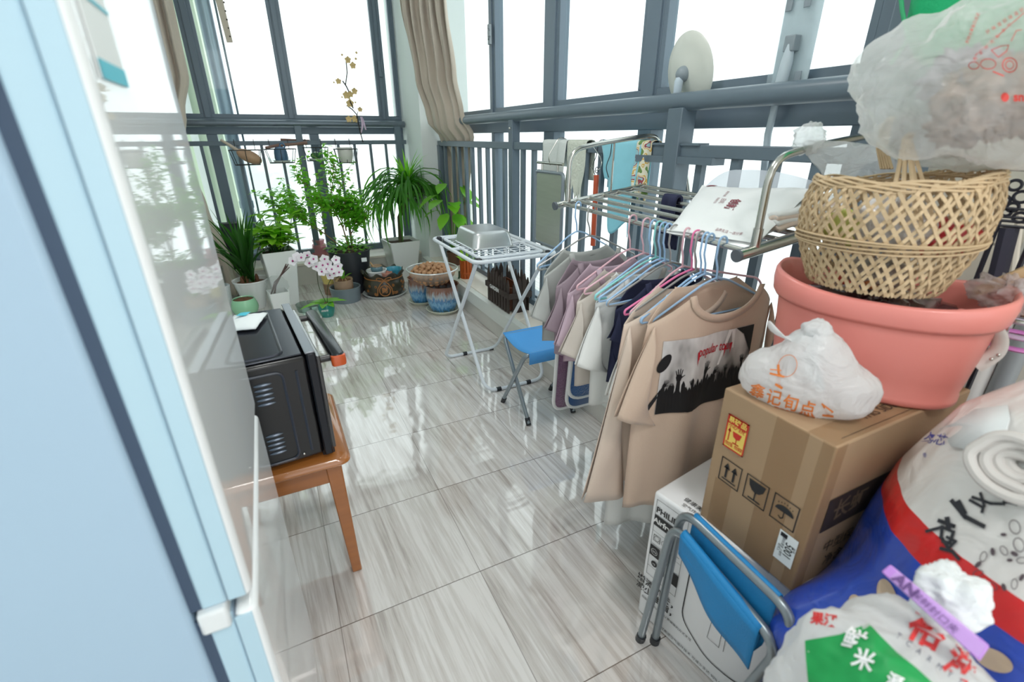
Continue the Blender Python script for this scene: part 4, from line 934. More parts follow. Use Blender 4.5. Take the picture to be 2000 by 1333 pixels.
# plush mats hanging low
def plushmat(name, label, y, x0, x1, z0, z1, m, bm_, group, r=.04):
    t = thing(name, label, 'mat', ((x0+x1)/2, y, z0), group=group); b = B(); rings = []
    for dy, k in ((-.007, .008), (0, 0), (.007, .008)): rings.append([Vector((p.x, y+dy+.012*math.sin(p.z*9+p.x*6), p.z)) for p in rpath([(x0+k, y, z0+k), (x1-k, y, z0+k), (x1-k, y, z1-k), (x0+k, y, z1-k)], r, 6, True)])
    n = len(rings[0]); 
    for q in rings: b.v += q
    for i in range(2):
        for j in range(n): b.f.append((i*n+j, i*n+(j+1) % n, (i+1)*n+(j+1) % n, (i+1)*n+j))
    b.f.append(tuple(reversed(range(n)))); b.f.append(tuple(2*n+j for j in range(n))); b.build('pile', m, t, smooth=True)
    B().tube(rings[1], .007, 8, True).build('border', bm_, t, smooth=True)
wb_ = mat('white_binding', '#e4e4e4', .8)
plushmat('plush_mat', 'mauve purple plush mat with white binding hanging low on the rack', 1.30, .815, 1.02, Py(1100, 800, 1.30).z, .62, mat('purple_plush', '#7d5b77', .95, var=.2, vscale=25, sheen=.6, bump=.5, bscale=150), wb_, 'plush mats hanging from the rack')
plushmat('plush_mat', 'blue plush mat with white binding, the front one with rounded corners', 1.235, .835, 1.0, Py(1140, 778, 1.235).z, .62, mat('blue_plush', '#2f5c93', .95, var=.2, vscale=25, sheen=.6, bump=.5, bscale=150), wb_, 'plush mats hanging from the rack', .06)
plushmat('plush_mat', 'darker blue plush mat peeking out below the front blue one', 1.265, .85, 1.01, Py(1145, 793, 1.265).z, .62, mat('blue_plush_dark', '#1f4c80', .95, var=.2, vscale=25, sheen=.6), wb_, 'plush mats hanging from the rack', .05)
# navy sock over a rack tube
b = B(); xs, ys, zs = 1.19, 1.22, rz(1.19, 1.22)+.012
def sock(u, v):
    L = .16; s_ = (v-.42)*L*2
    y_ = ys+(u-.5)*.062
    if abs(s_) < .02: a = s_/.02*PI/2; return (xs+.012*math.sin(a), y_, zs+.002+.010*math.cos(a))
    return (xs+math.copysign(.013+.004*math.sin(u*7), s_), y_+.01*(abs(s_)-.02)*math.sin(v*9), zs-(abs(s_)-.02))
tag(B().grid(8, 30, sock).build('sock', navy, solid=.008, smooth='all'), 'navy blue sock folded over a tube of the stainless rack', 'sock')
# white printed pack, translucent folder and folded bags lying on the rack
pk = mat('pack_white', '#f1f3f3', .45, bump=.15, bscale=14)
zb = lambda x: z_(x)+.014
P0, P1, P2, P3 = Vector((.985, .735, .965)), Vector((.925, .955, .968)), Px(1372, 358, 1.20), Px(1590, 360, 1.22)
t = thing('tissue_pack', 'flat white paper pack with dark red Chinese print lying on the stainless rack', 'package', (1.12, .92, zb(.95)))
def pkf(u, v, up):
    p = P0.lerp(P1, u).lerp(P3.lerp(P2, u), v); e = min(1, min(u, 1-u)*9)*min(1, min(v, 1-v)*9)
    zl = min(p.z-.003, zb(max(.93, p.x))+.004+.10*max(0, v-.45))
    return Vector((p.x, p.y, p.z+.004*noise.noise(Vector((u*5, v*5, 0)))-.012*(1-e**.5) if up else zl))
b = B(); b.grid(24, 24, lambda u, v: pkf(u, v, True)); b.grid(24, 24, lambda u, v: pkf(u, v, False)); b.build('wrapper', pk, t, smooth='all')
pq = lambda x, y: pkf(y, x, True)+Vector((-.0004, -.0002, .0016))     # x: toward the window, y: away from the viewer
rd = mat('dark_red_ink', '#8e4652', .6)
b = Flat(); b.text('创新', .55, .52, .11, pq, rot=-PI, bold=.003).text('日风', .60, .64, .055, pq, rot=-PI).text('纸品生活', .60, .70, .030, pq, rot=-PI).text('柔韧 优质', .75, .66, .03, pq, rot=-PI).text('品质生活 一百分享', .09, .32, .035, pq, rot=-PI/2)
b.ell(.95, .88, .03, .06, pq); b.build('lettering', rd, t)
t = thing('plastic_folder', 'translucent milky plastic folder standing on the rack behind the white pack', 'folder', (1.30, .95, zb(1.3)))
b = B(); 
def ff(u, v):
    y_ = .80+.37*u; top = 1.075+.035*math.sin(PI*min(1, u*1.6)*.5)-.045*max(0, (u-.75)/.25)**2-.02*u; return (1.24+.05*v+.01*math.sin(u*4), y_, zb(1.24)+.01+(top-zb(1.24)-.01)*v)
b.grid(20, 6, ff); b.build('sheet', film('folder_film', '#dfe4ec', .75, .35, .4), t, smooth='all')
t = thing('folded_cloths', 'stack of folded beige and white cloth bags on the near end of the rack', 'cloth', (1.2, .76, zb(1.1)))
for k in range(4):
    b = B(); y0 = .738+.004*k; z0 = zb(1.08)+.006+.010*k
    b.grid(14, 4, lambda u, v: (1.07+.25*u, y0+.05*v*(1-.5*(1-u)), z0+(1.07+.25*u-1.08)*.125+.004*math.sin(u*8+k)+.006*math.sin(v*PI))); b.build('fold', beige2 if k % 2 == 0 else whitec, t, solid=.01, smooth='all')
# knotted plastic bag on the near arm
t = thing('plastic_bag', 'thin clear white plastic bag knotted round the near arm of the rack', 'bag', (1.15, .72, 1.05), group='plastic bags in the near pile')
k1 = Vector((1.075, .72, 1.172)); cf = film('bag_film', '#f2f4f5', .5, .18, .6, .7, 18)
b = B(); b.ball(k1+Vector((0, 0, .012)), (.036, .026, .030), 22, 14, lambda d: 1+.45*noise.noise(d*3)); b.build('knot', cf, t, smooth='all')
b = B()
def bagf(u, v):
    a = 2*PI*u; c_ = k1.lerp(Vector((1.19, .60, 1.10)), v); r = .012+.058*math.sin(v*1.6); q = noise.noise(Vector((math.cos(a)*2, math.sin(a)*2, v*4)))
    return c_+Vector((math.cos(a)*.6*r, math.cos(a)*-.8*r*.8, math.sin(a)*r*.75))*(1+.35*q)
b.grid(28, 16, bagf, True); b.build('body', cf, t, smooth='all')
# ================================================================ THINGS HUNG ON THE RAIL
def drape(name, label, cat, m, y0, y1, zf, zb_, zt=1.166, seed=0, taper=0, group=None, rag=.0, off=.022, wav=.008):
    """cloth over the rail (x = RX): room side falls to zf(u), far side to zb_"""
    b = B()
    def g(u, v):
        yy = y0+(y1-y0)*u; mid = (y0+y1)/2; w = wav*math.sin(u*9+seed)
        if v < .12: k = v/.12; return (RX+.024, yy, zb_+(zt-zb_)*k)
        if v < .24: a = (v-.12)/.12*PI; return (RX+.024*math.cos(a), yy, zt+.010*math.sin(a))
        k = (v-.24)/.76; z1 = zf(u) if callable(zf) else zf; yy = mid+(yy-mid)*(1-taper*math.sin(k*PI*.5)); return (RX-off-.002-w*k-.01*k, yy+.01*k*math.sin(k*7+seed), zt+(z1-zt)*k+rag*noise.noise(Vector((u*9, seed, 0)))*k)
    return tag(b.grid(24, 40, g).build(name, m, solid=.003, smooth='all'), label, cat, group)
drape('cleaning_cloth', 'long white cloth hanging over the railing beside the square pan', 'cloth', mat('white_rag', '#dfe4e0', .9, bump=.2, bscale=120), 2.10, 2.33, .60, 1.05, seed=1, taper=.35, group='white cloths over the right railing')
drape('cleaning_cloth', 'ragged greenish white cloth hanging over the railing, second from the pan', 'cloth', mat('green_rag', '#d6dbcd', .9, var=.08, bump=.5, bscale=90), 1.93, 2.09, .93, 1.0, seed=2, rag=.12, group='white cloths over the right railing')
drape('towel', 'turquoise blue towel draped over the railing behind the rack arm', 'towel', mat('turquoise_cloth', '#8fd3e3', .85, var=.05, sheen=.3), 1.55, 1.82, lambda u: .80+.20*u**2+.05*math.sin(u*9), .98, seed=3, taper=.25, wav=.02)
fl_ = mat('floral_cloth', '#e6e1c4', .85); n = fl_.node_tree.nodes; l = fl_.node_tree.links; tc = n.new('ShaderNodeTexCoord'); vo = n.new('ShaderNodeTexNoise'); vo.inputs['Scale'].default_value = 22; vo.inputs['Detail'].default_value = 1; l.new(tc.outputs['Object'], vo.inputs[0])
cr = n.new('ShaderNodeValToRGB'); cr.color_ramp.interpolation = 'CONSTANT'; l.new(vo.outputs[0], cr.inputs[0]); e = cr.color_ramp.elements; e[0].position = 0; e[0].color = lin('#6f8f4d'); e[1].position = .40; e[1].color = lin('#e8e4cf')
for p_, c_ in ((.52, '#d9b05a'), (.56, '#e8e4cf'), (.60, '#9a4a52'), (.64, '#9fc7cf')): q = e.new(p_); q.color = lin(c_)
l.new(cr.outputs[0], n['Principled BSDF'].inputs['Base Color'])
drape('floral_cloth', 'small floral patterned cloth hanging next to the turquoise towel', 'cloth', fl_, 1.50, 1.585, .965, 1.10, seed=4, rag=.05)
# square griddle pan on a hook
t = thing('griddle_pan', 'rectangular grey framed metal pan hanging from the railing', 'pan', (1.27, 2.18, .66))
pn = [(RX-.07, 2.045, .66), (RX-.07, 2.31, .66), (RX-.07, 2.31, 1.025), (RX-.07, 2.045, 1.025)]
b = B(); rg = []
for dx, k in ((0, 0), (.02, 0)): rg.append([Vector((p.x+dx, p.y, p.z)) for p in rpath(pn, .02, 4, True)])
B().tube(rg[0], .009, 8, True).build('rim', mat('pan_rim', '#8a949c', .35, .4), t, smooth=True)
B().poly(rpath(pn, .02, 4, True)).build('plate', mat('pan_plate', '#b9bdb2', .3, .55, var=.12, vscale=5, stretch=(1, 1, 12)), t, solid=.006)
B().tube([(RX-.07, 2.10, 1.03), (RX-.07, 2.10, 1.065)], .006).tube([(RX-.07, 2.25, 1.03), (RX-.07, 2.25, 1.065)], .006).tube([(RX-.07, 2.05, 1.068), (RX-.07, 2.30, 1.068)], .007, 8).build('handle', st2, t, smooth=True)
B().tube(rpath([(RX-.07, 2.17, 1.06), (RX-.085, 2.17, 1.10), (RX-.03, 2.16, 1.19), (RX+.02, 2.16, 1.175), (RX+.022, 2.16, 1.14)], .03, 5), .0028, 6).build('hook', st2, t, smooth=True)
# wire hook with orange handled tool
t = thing('hanging_tool', 'tool with a round orange handle hanging from a wire hook on the railing', 'tool', (1.28, 1.93, .86))
pa = Px(1165, 342, 1.285); pb = Px(1158, 480, 1.285); B().tube([pa, pb], .0115, 14).build('handle', mat('orange_handle', '#c4512c', .35, coat=.4), t, smooth=True)
B().tube([pa+Vector((0, 0, .008))+Vector((0, .011*math.cos(a), .012+.012*math.sin(a))) for a in [2*PI*i/14 for i in range(14)]], .0018, 6, True).build('ring', bc, t, smooth=True)
B().tube(rpath([Px(1154, 327, 1.285), Px(1160, 335, 1.285), Px(1172, 330, 1.285), Px(1176, 318, 1.29), Px(1172, 305, 1.31), Px(1160, 288, 1.325), (RX+.02, 1.955, 1.178), (RX+.022, 1.95, 1.15)], .012, 4), .0022, 6).build('wire_hook', st2, t, smooth=True)
for u in (1178, 1205):
    y = Px(u, 278, RX).y; tag(B().tube(rpath([(RX-.045, y-.02, 1.03), (RX-.05, y, 1.07), (RX-.028, y, 1.12), (RX-.026, y, 1.175), (RX+.024, y, 1.178), (RX+.024, y, 1.13)], .02, 4), .0018, 6).build('wire_hook', bc, smooth=True), 'thin dark wire hook over the railing %s' % ('beside the orange tool' if u == 1178 else 'against the turquoise towel'), 'hook', 'thin wire hooks on the railing')
# ================================================================ MOPS
mx = 1.30
t = thing('round_mop', 'round mop standing upside down with its pale disc up behind the handrail', 'mop', (1.40, 1.40, LZ))
c0 = Px(1342, 143, 1.405); fdir = Vector((-1, .16, -.2)).normalized(); ax = fdir.cross(Vector((0, 0, 1))).normalized(); ay = ax.cross(fdir)
def disc(r, h0): return [c0+fdir*h0+ax*r*math.cos(2*PI*i/40)+ay*r*math.sin(2*PI*i/40) for i in range(40)]
b = B(); rs = [(.001, .012), (.03, .012), (.05, .006), (.09, .0), (.122, -.004), (.128, -.010), (.122, -.016), (.001, -.014)]
for r, h in rs: b.v += disc(r, h)
for i in range(len(rs)-1):
    for j in range(40): b.f.append((i*40+j, i*40+(j+1) % 40, (i+1)*40+(j+1) % 40, (i+1)*40+j))
b.build('disc', mat('mop_disc', '#d9dcd3', .4, var=.06, vscale=6), t, smooth=True)
jt = Px(1326, 158, 1.375); 
B().ball(c0+fdir*.016, (.026, .026, .026), 16, 10).build('hub', mat('mop_hub', '#8c979e', .4), t, smooth=True)
hd = (Px(1318, 220, 1.392)-jt)
B().tube([jt+Vector((0, 0, .01)), jt, jt.lerp(Px(1320, 200, 1.392), 1)], [.011, .015, .013], 14).build('joint', mat('mop_joint', '#c5d3de', .35), t, smooth=True)
B().tube([Px(1320, 200, 1.392), (1.40, 1.36, 1.0), (1.405, 1.37, LZ)], .0095, 12).build('pole', st2, t, smooth=True)
B().tube([(1.40, 1.363, .98), (1.401, 1.364, .86)], .0125, 12).build('grip', mat('mop_joint', '#c5d3de'), t, smooth=True)
t = thing('flat_mop', 'flat white mop standing upside down, wrapped in a clear plastic sleeve', 'mop', (1.41, 1.0, LZ))
ub = Px(1508, 188, 1.405); ut = ub+Vector((0, .03, .42)); cl_ = mat('mop_pole_white', '#c3d0d8', .35)
b = B().bb((1.412, .995, 1.295), (1.424, 1.105, 1.66)); b.build('mop_head', mat('mop_head', '#c7d6dc', .6), t, bevel=.004)
b = B(); b.grid(8, 12, lambda u, v: (1.405+.006*noise.noise(Vector((u*4, v*6, 2))), .985+.13*u, 1.29+.40*v)); b.build('plastic_sleeve', film('sleeve_film', '#dbe7ec', .45, .2, .6, .4, 14), t, smooth='all')
for yy, zz in ((1.015, 1.34), (1.03, 1.53), (1.085, 1.53)): B().lathe([(.001, 0), (.014, 0), (.010, .004)], (0, 0, 0), 16).build('slot', mat('slot_grey', '#8c979f', .6), t) if False else B().bb((1.401, yy-.010, zz-.018), (1.404, yy+.010, zz+.018)).build('slot', mat('slot_grey', '#8c979f', .6), t, bevel=.001)
pt = Px(1545, 85, 1.39)
B().tube([pt, Px(1537, 120, 1.39), Px(1521, 178, 1.395)], [.010, .016, .017], 14).build('joint', cl_, t, smooth=True)
B().tube([Px(1521, 178, 1.395), Px(1500, 262, 1.41), (1.40, 1.03, .80), (1.395, 1.06, LZ)], .0105, 12).build('pole', cl_, t, smooth=True)
B().bb((pt.x-.01, pt.y-.016, pt.z-.02), (1.412, pt.y+.016, pt.z+.02)).build('hinge', mat('mop_hub', '#8c979e'), t, bevel=.003)
# ================================================================ CURTAINS
cu = mat('curtain_cloth', '#c5b8a9', .9, var=.06, vscale=4, sheen=.3, bump=.1, bscale=200)
def curtain(name, label, keys, pleats, amp, N=120, Mv=60, seed=0):
    b = B()
    def g(u, v):
        z = keys[0][0]+(keys[-1][0]-keys[0][0])*v
        for k in range(len(keys)-1):
            if keys[k][0] >= z >= keys[k+1][0]-1e-6: break
        a, c_ = keys[k], keys[k+1]; t = (a[0]-z)/(a[0]-c_[0]); t = t*t*(3-2*t)
        A = Vector(a[1]).lerp(Vector(c_[1]), t); Bv = Vector(a[2]).lerp(Vector(c_[2]), t); am = a[3]+(c_[3]-a[3])*t
        d = (Bv-A); nn = Vector((-d.y, d.x)).normalized(); wv = math.sin(u*pleats*2*PI+seed+.8*math.sin(v*3+u*4))*am+am*.5*math.sin(u*pleats*3.3*PI+v*5+seed)
        p = A+d*u+nn*wv; zz = z - (.06*math.sin(u*PI) if a[3] < .02 else 0); return (p.x, p.y, zz)
    return tag(b.grid(N, Mv, g).build(name, cu, solid=.003, smooth='all'), label, 'curtain')
curtain('curtain', 'beige taupe curtain gathered in the corner and tucked behind the right railing', [(2.68, (1.04, 4.07), (1.39, 3.95), .035), (2.1, (1.085, 4.05), (1.385, 3.87), .03), (1.6, (1.15, 4.06), (1.36, 3.66), .026), (1.34, (1.22, 4.06), (1.33, 3.47), .018), (1.20, (1.33, 4.08), (1.385, 3.43), .012), (1.10, (1.39, 4.09), (1.40, 3.50), .012), (.8, (1.385, 4.07), (1.40, 3.60), .018), (.45, (1.385, 4.03), (1.41, 3.66), .018), (.26, (1.385, 4.0), (1.41, 3.72), .018)], 6, .03)
pa, pb = Py(300, 0, 4.40), Py(352, 0, 4.40)
curtain('curtain', 'beige taupe curtain hanging at the far left beside the refrigerator', [(2.68, (-.74, 4.30), (-.33, 4.30), .03), (2.1, (-.70, 4.30), (-.345, 4.30), .03), (1.6, (-.70, 4.3), (-.355, 4.30), .025), (1.34, (-.72, 4.3), (-.43, 4.30), .015), (1.1, (-.74, 4.3), (-.50, 4.30), .02), (.7, (-.74, 4.3), (-.44, 4.30), .03), (.3, (-.76, 4.3), (-.37, 4.30), .03), (.02, (-.77, 4.3), (-.35, 4.30), .03)], 5, .03, seed=2)
# ================================================================ ON THE BACK RAIL
wr = mat('dark_wire', '#3a3d3c', .5, .3)
def wbasket(i, u0, u1, v0, v1, la):
    c = Py((u0+u1)/2, v0, RY-.11); r1_ = abs(Py(u1, v0, RY-.1).x-Py(u0, v0, RY-.1).x)/2; z1 = c.z-.005; z0 = Py((u0+u1)/2, v1, RY-.1).z+.008; r0 = r1_*.78
    t = thing('wire_basket', la, 'basket', (c.x, c.y, z0), group='wire pot holders hooked on the back railing')
    for r, z, nm in ((r1_, z1, 'top_ring'), (r0, z0, 'bottom_ring')):
        B().tube(rpath([(c.x-r, c.y-r*.62, z), (c.x+r, c.y-r*.62, z), (c.x+r*.9, c.y+r*.62, z), (c.x-r*.9, c.y+r*.62, z)], .03, 4, True), .0036, 6, True).build(nm, wr, t, smooth=True)
    for sx, sy in ((-1, -1), (1, -1), (-.9, 1), (.9, 1), (0, -1)): B().tube([(c.x+sx*r1_*.95, c.y+sy*r1_*.62, z1), (c.x+sx*r0*.95, c.y+sy*r0*.62, z0)], .003, 6).build('stay', wr, t, smooth=True)
    for k in (-1, 0, 1): B().tube([(c.x-r0, c.y+k*r0*.3, z0), (c.x+r0, c.y+k*r0*.3, z0)], .0022, 6).build('floor_wire', wr, t, smooth=True)
    for sx in (-.6, .6): B().tube(rpath([(c.x+sx*r1_, c.y+r1_*.6, z1), (c.x+sx*r1_, RY-.024, z1+.01), (c.x+sx*r1_, RY-.024, 1.178), (c.x+sx*r1_, RY+.024, 1.178), (c.x+sx*r1_, RY+.024, 1.13)], .012, 4), .0024, 6).build('hook', wr, t, smooth=True)
    return c, r0, z0+.004
sd_ = mat('small_dish', '#dcdfdc', .4)
c, r0, z0 = wbasket(0, 446, 511, 292, 324, 'leftmost black wire pot holder on the back railing, with a gourd ladle')
t = thing('gourd_ladle', 'tan gourd ladle lying in the leftmost wire holder', 'ladle', (c.x, c.y, z0))
b = B(); b.ball((c.x+.02, c.y, z0+.062), (.085, .05, .05), 20, 12); b.v = [Vector((v.x, v.y, v.z-.35*(v.x-c.x))) for v in b.v]; b.build('bowl', mat('gourd', '#c09a7c', .55, var=.2), t, smooth=True)
B().tube([(c.x-.045, c.y, z0+.095), (c.x-.10, c.y-.01, z0+.14), (c.x-.15, c.y-.02, z0+.178)], [.014, .012, .009], 10).build('handle', mat('gourd_pale', '#c9b9a8', .6), t, smooth=True)
c, r0, z0 = wbasket(1, 515, 578, 290, 320, 'second wire pot holder from the left, holding a blue jug')
t = thing('dish', 'white dish under the blue jug', 'dish', (c.x, c.y, z0), group='white dishes in the wire holders'); B().lathe([(.001, 0), (.055, 0), (.066, .014), (.06, .012), (.001, .004)], (c.x, c.y, z0), 28, cap=False).build('dish', sd_, t, smooth=True)
t = thing('blue_jug', 'small round blue glazed jug with loop handle in a wire holder', 'jug', (c.x, c.y, z0+.013)); k = z0+.013
B().lathe([(.001, 0), (.048, 0), (.052, .02), (.050, .06), (.044, .085), (.03, .10), (.001, .105)], (c.x, c.y, k), 28, cap=False).build('body', mat('blue_jug_glaze', '#4a6a8a', .25, var=.15, coat=.5), t, smooth=True)
B().tube([(c.x+.02+.018*math.cos(a), c.y, k+.105+.022*math.sin(a)) for a in [2*PI*i/16 for i in range(16)]], .006, 8, True).build('handle', mat('blue_jug_glaze', '#4a6a8a'), t, smooth=True)
c, r0, z0 = wbasket(2, 590, 640, 287, 316, 'third wire pot holder from the left, holding a little green cactus')
t = thing('dish', 'white dish under the little cactus', 'dish', (c.x, c.y, z0), group='white dishes in the wire holders'); B().lathe([(.001, 0), (.055, 0), (.064, .014), (.058, .012), (.001, .004)], (c.x, c.y, z0), 28, cap=False).build('dish', sd_, t, smooth=True)
t = thing('small_cactus', 'squat dark green cactus with pale top on a white dish', 'cactus', (c.x, c.y, z0+.012)); B().ball((c.x, c.y, z0+.035), (.045, .04, .027), 24, 10, lambda d: 1+.06*math.sin(math.atan2(d.y, d.x)*9)).build('body', mat('cactus_green', '#3d7040', .6, var=.3, vscale=60), t, smooth='all'); B().ball((c.x, c.y, z0+.058), (.02, .02, .008)).build('crown', sd_, t, smooth=True)
c, r0, z0 = wbasket(3, 650, 697, 290, 320, 'rightmost wire pot holder on the back railing, holding a white cup')
t = thing('cup_pot', 'plain white cup-shaped pot in the rightmost wire holder', 'pot', (c.x, c.y, z0)); pot(t, c, .045, .062, z0, z0+.115, mat('cup_white', '#e4e0da', .4), belly=.008); 
dwd = mat('driftwood', '#7b5648', .7, var=.3)
tag(B().tube([Py(518, 289, RY-.03), Py(545, 284, RY-.03), Py(575, 282, RY-.03), Py(600, 279, RY-.03)], [.010, .013, .011, .014], 8).build('driftwood_stick', mat('driftwood_pale', '#8f6f62', .7, var=.3), smooth=True), 'reddish brown stick resting on the back railing, front one', 'stick', 'sticks on the back railing')
tag(B().tube([Py(548, 274, RY+.01), Py(580, 275, RY+.01), Py(605, 276, RY+.01)], [.014, .012, .012], 8).build('driftwood_stick', dwd, smooth=True), 'dark brown stick resting on the back railing behind the other', 'stick', 'sticks on the back railing')
# blossom branch tied to the handrail
t = thing('blossom_branch', 'dark artificial branch with yellow plum blossoms tied to the back handrail', 'branch', Py(693, 275, RY-.04))
yb = RY-.045; P = lambda u, v: Py(u, v, yb)
B().tube([P(709, 278), P(703, 256), P(697, 224), P(688, 214), P(677, 206)], .005, 6).tube([P(696, 232), P(699, 218)], .003, 6).build('twig', mat('twig_dark', '#34302c', .7), t, smooth=True)
B().tube([P(690, 212), P(683, 196), P(681, 178), P(676, 168), P(669, 158)], .0055, 6).tube([P(675, 165), P(678, 142), P(676, 120)], .0045, 6).build('twig', mat('twig_dark', '#34302c'), t, smooth=True)
bf = B(); bp_ = mat('blossom_yellow', '#e3c48a', .7)
for u, v, s in ((679, 117, 1), (689, 128, 1), (661, 159, .9), (692, 178, 1), (677, 186, 1.2), (684, 184, 1), (683, 202, 1.3), (703, 214, .8), (681, 233, 1), (692, 232, 1.1), (668, 107, .35), (696, 103, .4), (695, 115, .4), (652, 161, .3), (694, 200, .3), (668, 190, .3), (696, 237, .4)):
    p = P(u, v); f = Vector((rnd(-.3, .3), -1, rnd(-.4, .3))).normalized(); x = f.orthogonal().normalized(); y = f.cross(x)
    for k in range(5): a = rnd(0, .3)+k*2*PI/5; bf.leaf(p, x*math.cos(a)+y*math.sin(a)+f*.3, f, .028*s, .026*s, .1, .1)
bf.build('blossoms', bp_, t, smooth='all')
b = B(); b.grid(2, 8, lambda u, v: P(703+5*u*(1-.4*v)+3*math.sin(v*3), 228+32*v)); b.grid(2, 6, lambda u, v: P(707+3*u+6*v, 232+22*v)); b.build('ribbon', mat('pink_ribbon', '#dfc4de', .5), t, solid=.001, smooth='all')
# perforated wooden strip hanging at the top of the back window
t = thing('wooden_strip', 'pale wooden slat with small holes hanging high at the back window', 'strip', (-.07, 4.62, 1.85))
a_, b_, c_, d_ = Py(428, 0, 4.62), Py(447, 0, 4.62), Py(455, 83, 4.62), Py(443, 83, 4.62)
b = B(); up = Vector((.0, 0, .55)); b.poly([d_, c_, b_+up+Vector((-.06, 0, 0)), a_+up+Vector((-.06, 0, 0))]); b.build('slat', mat('pale_wood', '#cfc2b1', .7, var=.1), t, solid=.012)
b = Flat()
for k in range(5): p = d_.lerp(a_, .15+k*.2)+Vector((.028, -.008, 0)); b.ell(p.x, p.z, .006, .006, lambda x, z: Vector((x, p.y, z)))
b.build('holes', mat('hole_dark', '#5a4e44', .8), t)
# ceiling cord from which the strip hangs
B().tube([a_+up+Vector((-.04, 0, 0)), Vector((-.1, 4.62, 2.7))], .002, 5).build('cord', bc, t)
# ================================================================ THE NEAR PILE
class Blob:
    """closed soft body: centre, radii, box-ness, wrinkle noise; can be meshed and hit by a line"""
    def __init__(s, C, rad, p=2.4, amp=.08, fr=2.2, seed=0, rot=0, extra=None):
        s.C = Vector(C); s.r = rad; s.p = p; s.amp = amp; s.fr = fr; s.seed = seed; s.rot = rot; s.extra = extra
    def rad(s, d):
        c, q = math.cos(-s.rot), math.sin(-s.rot); e = Vector((d.x*c-d.y*q, d.x*q+d.y*c, d.z))
        k = (abs(e.x/s.r[0])**s.p+abs(e.y/s.r[1])**s.p+abs(e.z/s.r[2])**s.p)**(-1/s.p); w = noise.noise(e*s.fr+Vector((s.seed,)*3)); w2 = noise.noise(e*s.fr*3.1+Vector((s.seed+5,)*3))
        k *= 1+s.amp*w-s.amp*.55*abs(w2)
        if s.extra: k *= s.extra(e)
        return k
    def mesh(s, nu=72, nv=48, off=0):
        b = B()
        def g(u, v):
            th = 2*PI*u; ph = PI*(v*.998+.001); d = Vector((math.cos(th)*math.sin(ph), math.sin(th)*math.sin(ph), -math.cos(ph))); return s.C+d*(s.rad(d)+off)
        return b.grid(nu, nv, g, True)
    def inside(s, p): d = p-s.C; L = d.length; return L < 1e-6 or L < s.rad(d/L)
def hit(inside, u, v, off=.0015, t0=.25, t1=1.9):
    o = Vector((0, 0, CH)); cc_ = inside.__self__.C if hasattr(inside, '__self__') else SKC+Vector((0, 0, .6)) if 'SKC' in globals() else None
    for k in range(14):
        d = ray(u, v).normalized(); t = t0
        while t < t1 and not inside(o+d*t): t += .01
        if t < t1 or cc_ is None: break
        q = M.transposed() @ (cc_-o); u += (1000+F*q.x/q.z-u)*.05; v += (666.5+F*q.y/q.z-v)*.05
    a, b = t-.01, t
    for _ in range(9):
        m = (a+b)/2
        if inside(o+d*m): b = m
        else: a = m
    return o+d*(a-off)
def ink(inside, off=.0015): return lambda x, y: hit(inside, x, -y, off)
# prints below are drawn in a frame with x to the right and y up, laid onto the real surface
# ---- white air fryer box
P0 = Vector((.700, .655, 0)); ang = math.atan2(.37-.655, .745-.700); U = Vector((math.cos(ang), math.sin(ang), 0)); Nn = Vector((U.y, -U.x, 0)); Nn = -Nn if Nn.x > 0 else Nn; In = -Nn; HB = .41; LB = .36
t = thing('air_fryer_box', 'white printed air fryer carton on the floor under the brown carton', 'box', P0+U*.18+In*.17)
rx = Matrix.Rotation(ang, 3, 'Z'); cc = P0+U*LB/2+In*.18
B().box((cc.x, cc.y, HB/2), (LB, .36, HB), rx).build('carton', mat('white_card', '#f0f1f3', .4), t, bevel=.006)
fm = plane(P0, U, (0, 0, 1)); fm = (lambda f: (lambda x, y: f(x, y)+Nn*.0022))(plane(P0, U, (0, 0, 1), 0))
ik = mat('black_ink', '#1c1d20', .5); wi = mat('white_ink', '#f4f4f4'); 
b = Flat(); b.line([(.012, .155), (.012, .395), (.10, .395), (.10, .155)], .001, fm, True)
b.text('PHILIPS', .048, .366, .024, fm, bold=.0006, sx=.9)
b.rect(.0125, .318, .0995, .350, fm).rect(.0125, .222, .04, .255, fm).rect(.060, .185, .0995, .222, fm)
for z in (.300, .260, .222, .185): b.line([(.012, z), (.10, z)], .0008, fm)
b.ring(.027, .281, .013, .013, .0014, fm, n=4, rot=PI/4).ring(.027, .281, .007, .007, .001, fm).ring(.05, .281, .009, .009, .0008, fm)
b.ring(.027, .240, .010, .012, .001, fm).ell(.030, .200, .009, .009, fm).text('360°  Rapid Air', .075, .275, .006, fm).text('1.8 L', .075, .241, .007, fm)
b.text('增添风味，', .052, .122, .026, fm, bold=.0005, align='CENTER').text('减少油脂，', .052, .094, .026, fm, bold=.0005).text('脂肪减少高达80% 以更健康的方式烹饪', .085, .066, .009, fm).text('通过高速空气循环技术 可减少多达 90% 的美味健康享受', .19, .020, .010, fm)
b.line(rpath([(.125, .30, 0), (.125, .11, 0), (.20, .055, 0), (.27, .060, 0), (.34, .10, 0), (.34, .30, 0), (.30, .34, 0), (.16, .34, 0)], .03, 5, True) and [(p.x, p.y) for p in rpath([(.125, .30, 0), (.125, .11, 0), (.20, .055, 0), (.27, .060, 0), (.34, .10, 0), (.34, .30, 0), (.30, .34, 0), (.16, .34, 0)], .03, 5, True)], .003, fm, True)
b.line([(.125, .255), (.34, .245)], .001, fm).line([(.20, .25), (.195, .12), (.225, .12), (.222, .25)], .001, fm).line([(.232, .25), (.236, .12)], .001, fm)
b.build('black_print', ik, t)
b = Flat(); g3 = lambda x, y: fm(x, y)+Nn*.0008
b.text('Airfryer', .045, .334, .021, g3, bold=.0006).ring(.026, .238, .009, .009, .001, g3).text('QQ', .026, .238, .008, g3).text('+5', .030, .2, .008, g3).build('white_print', wi, t)
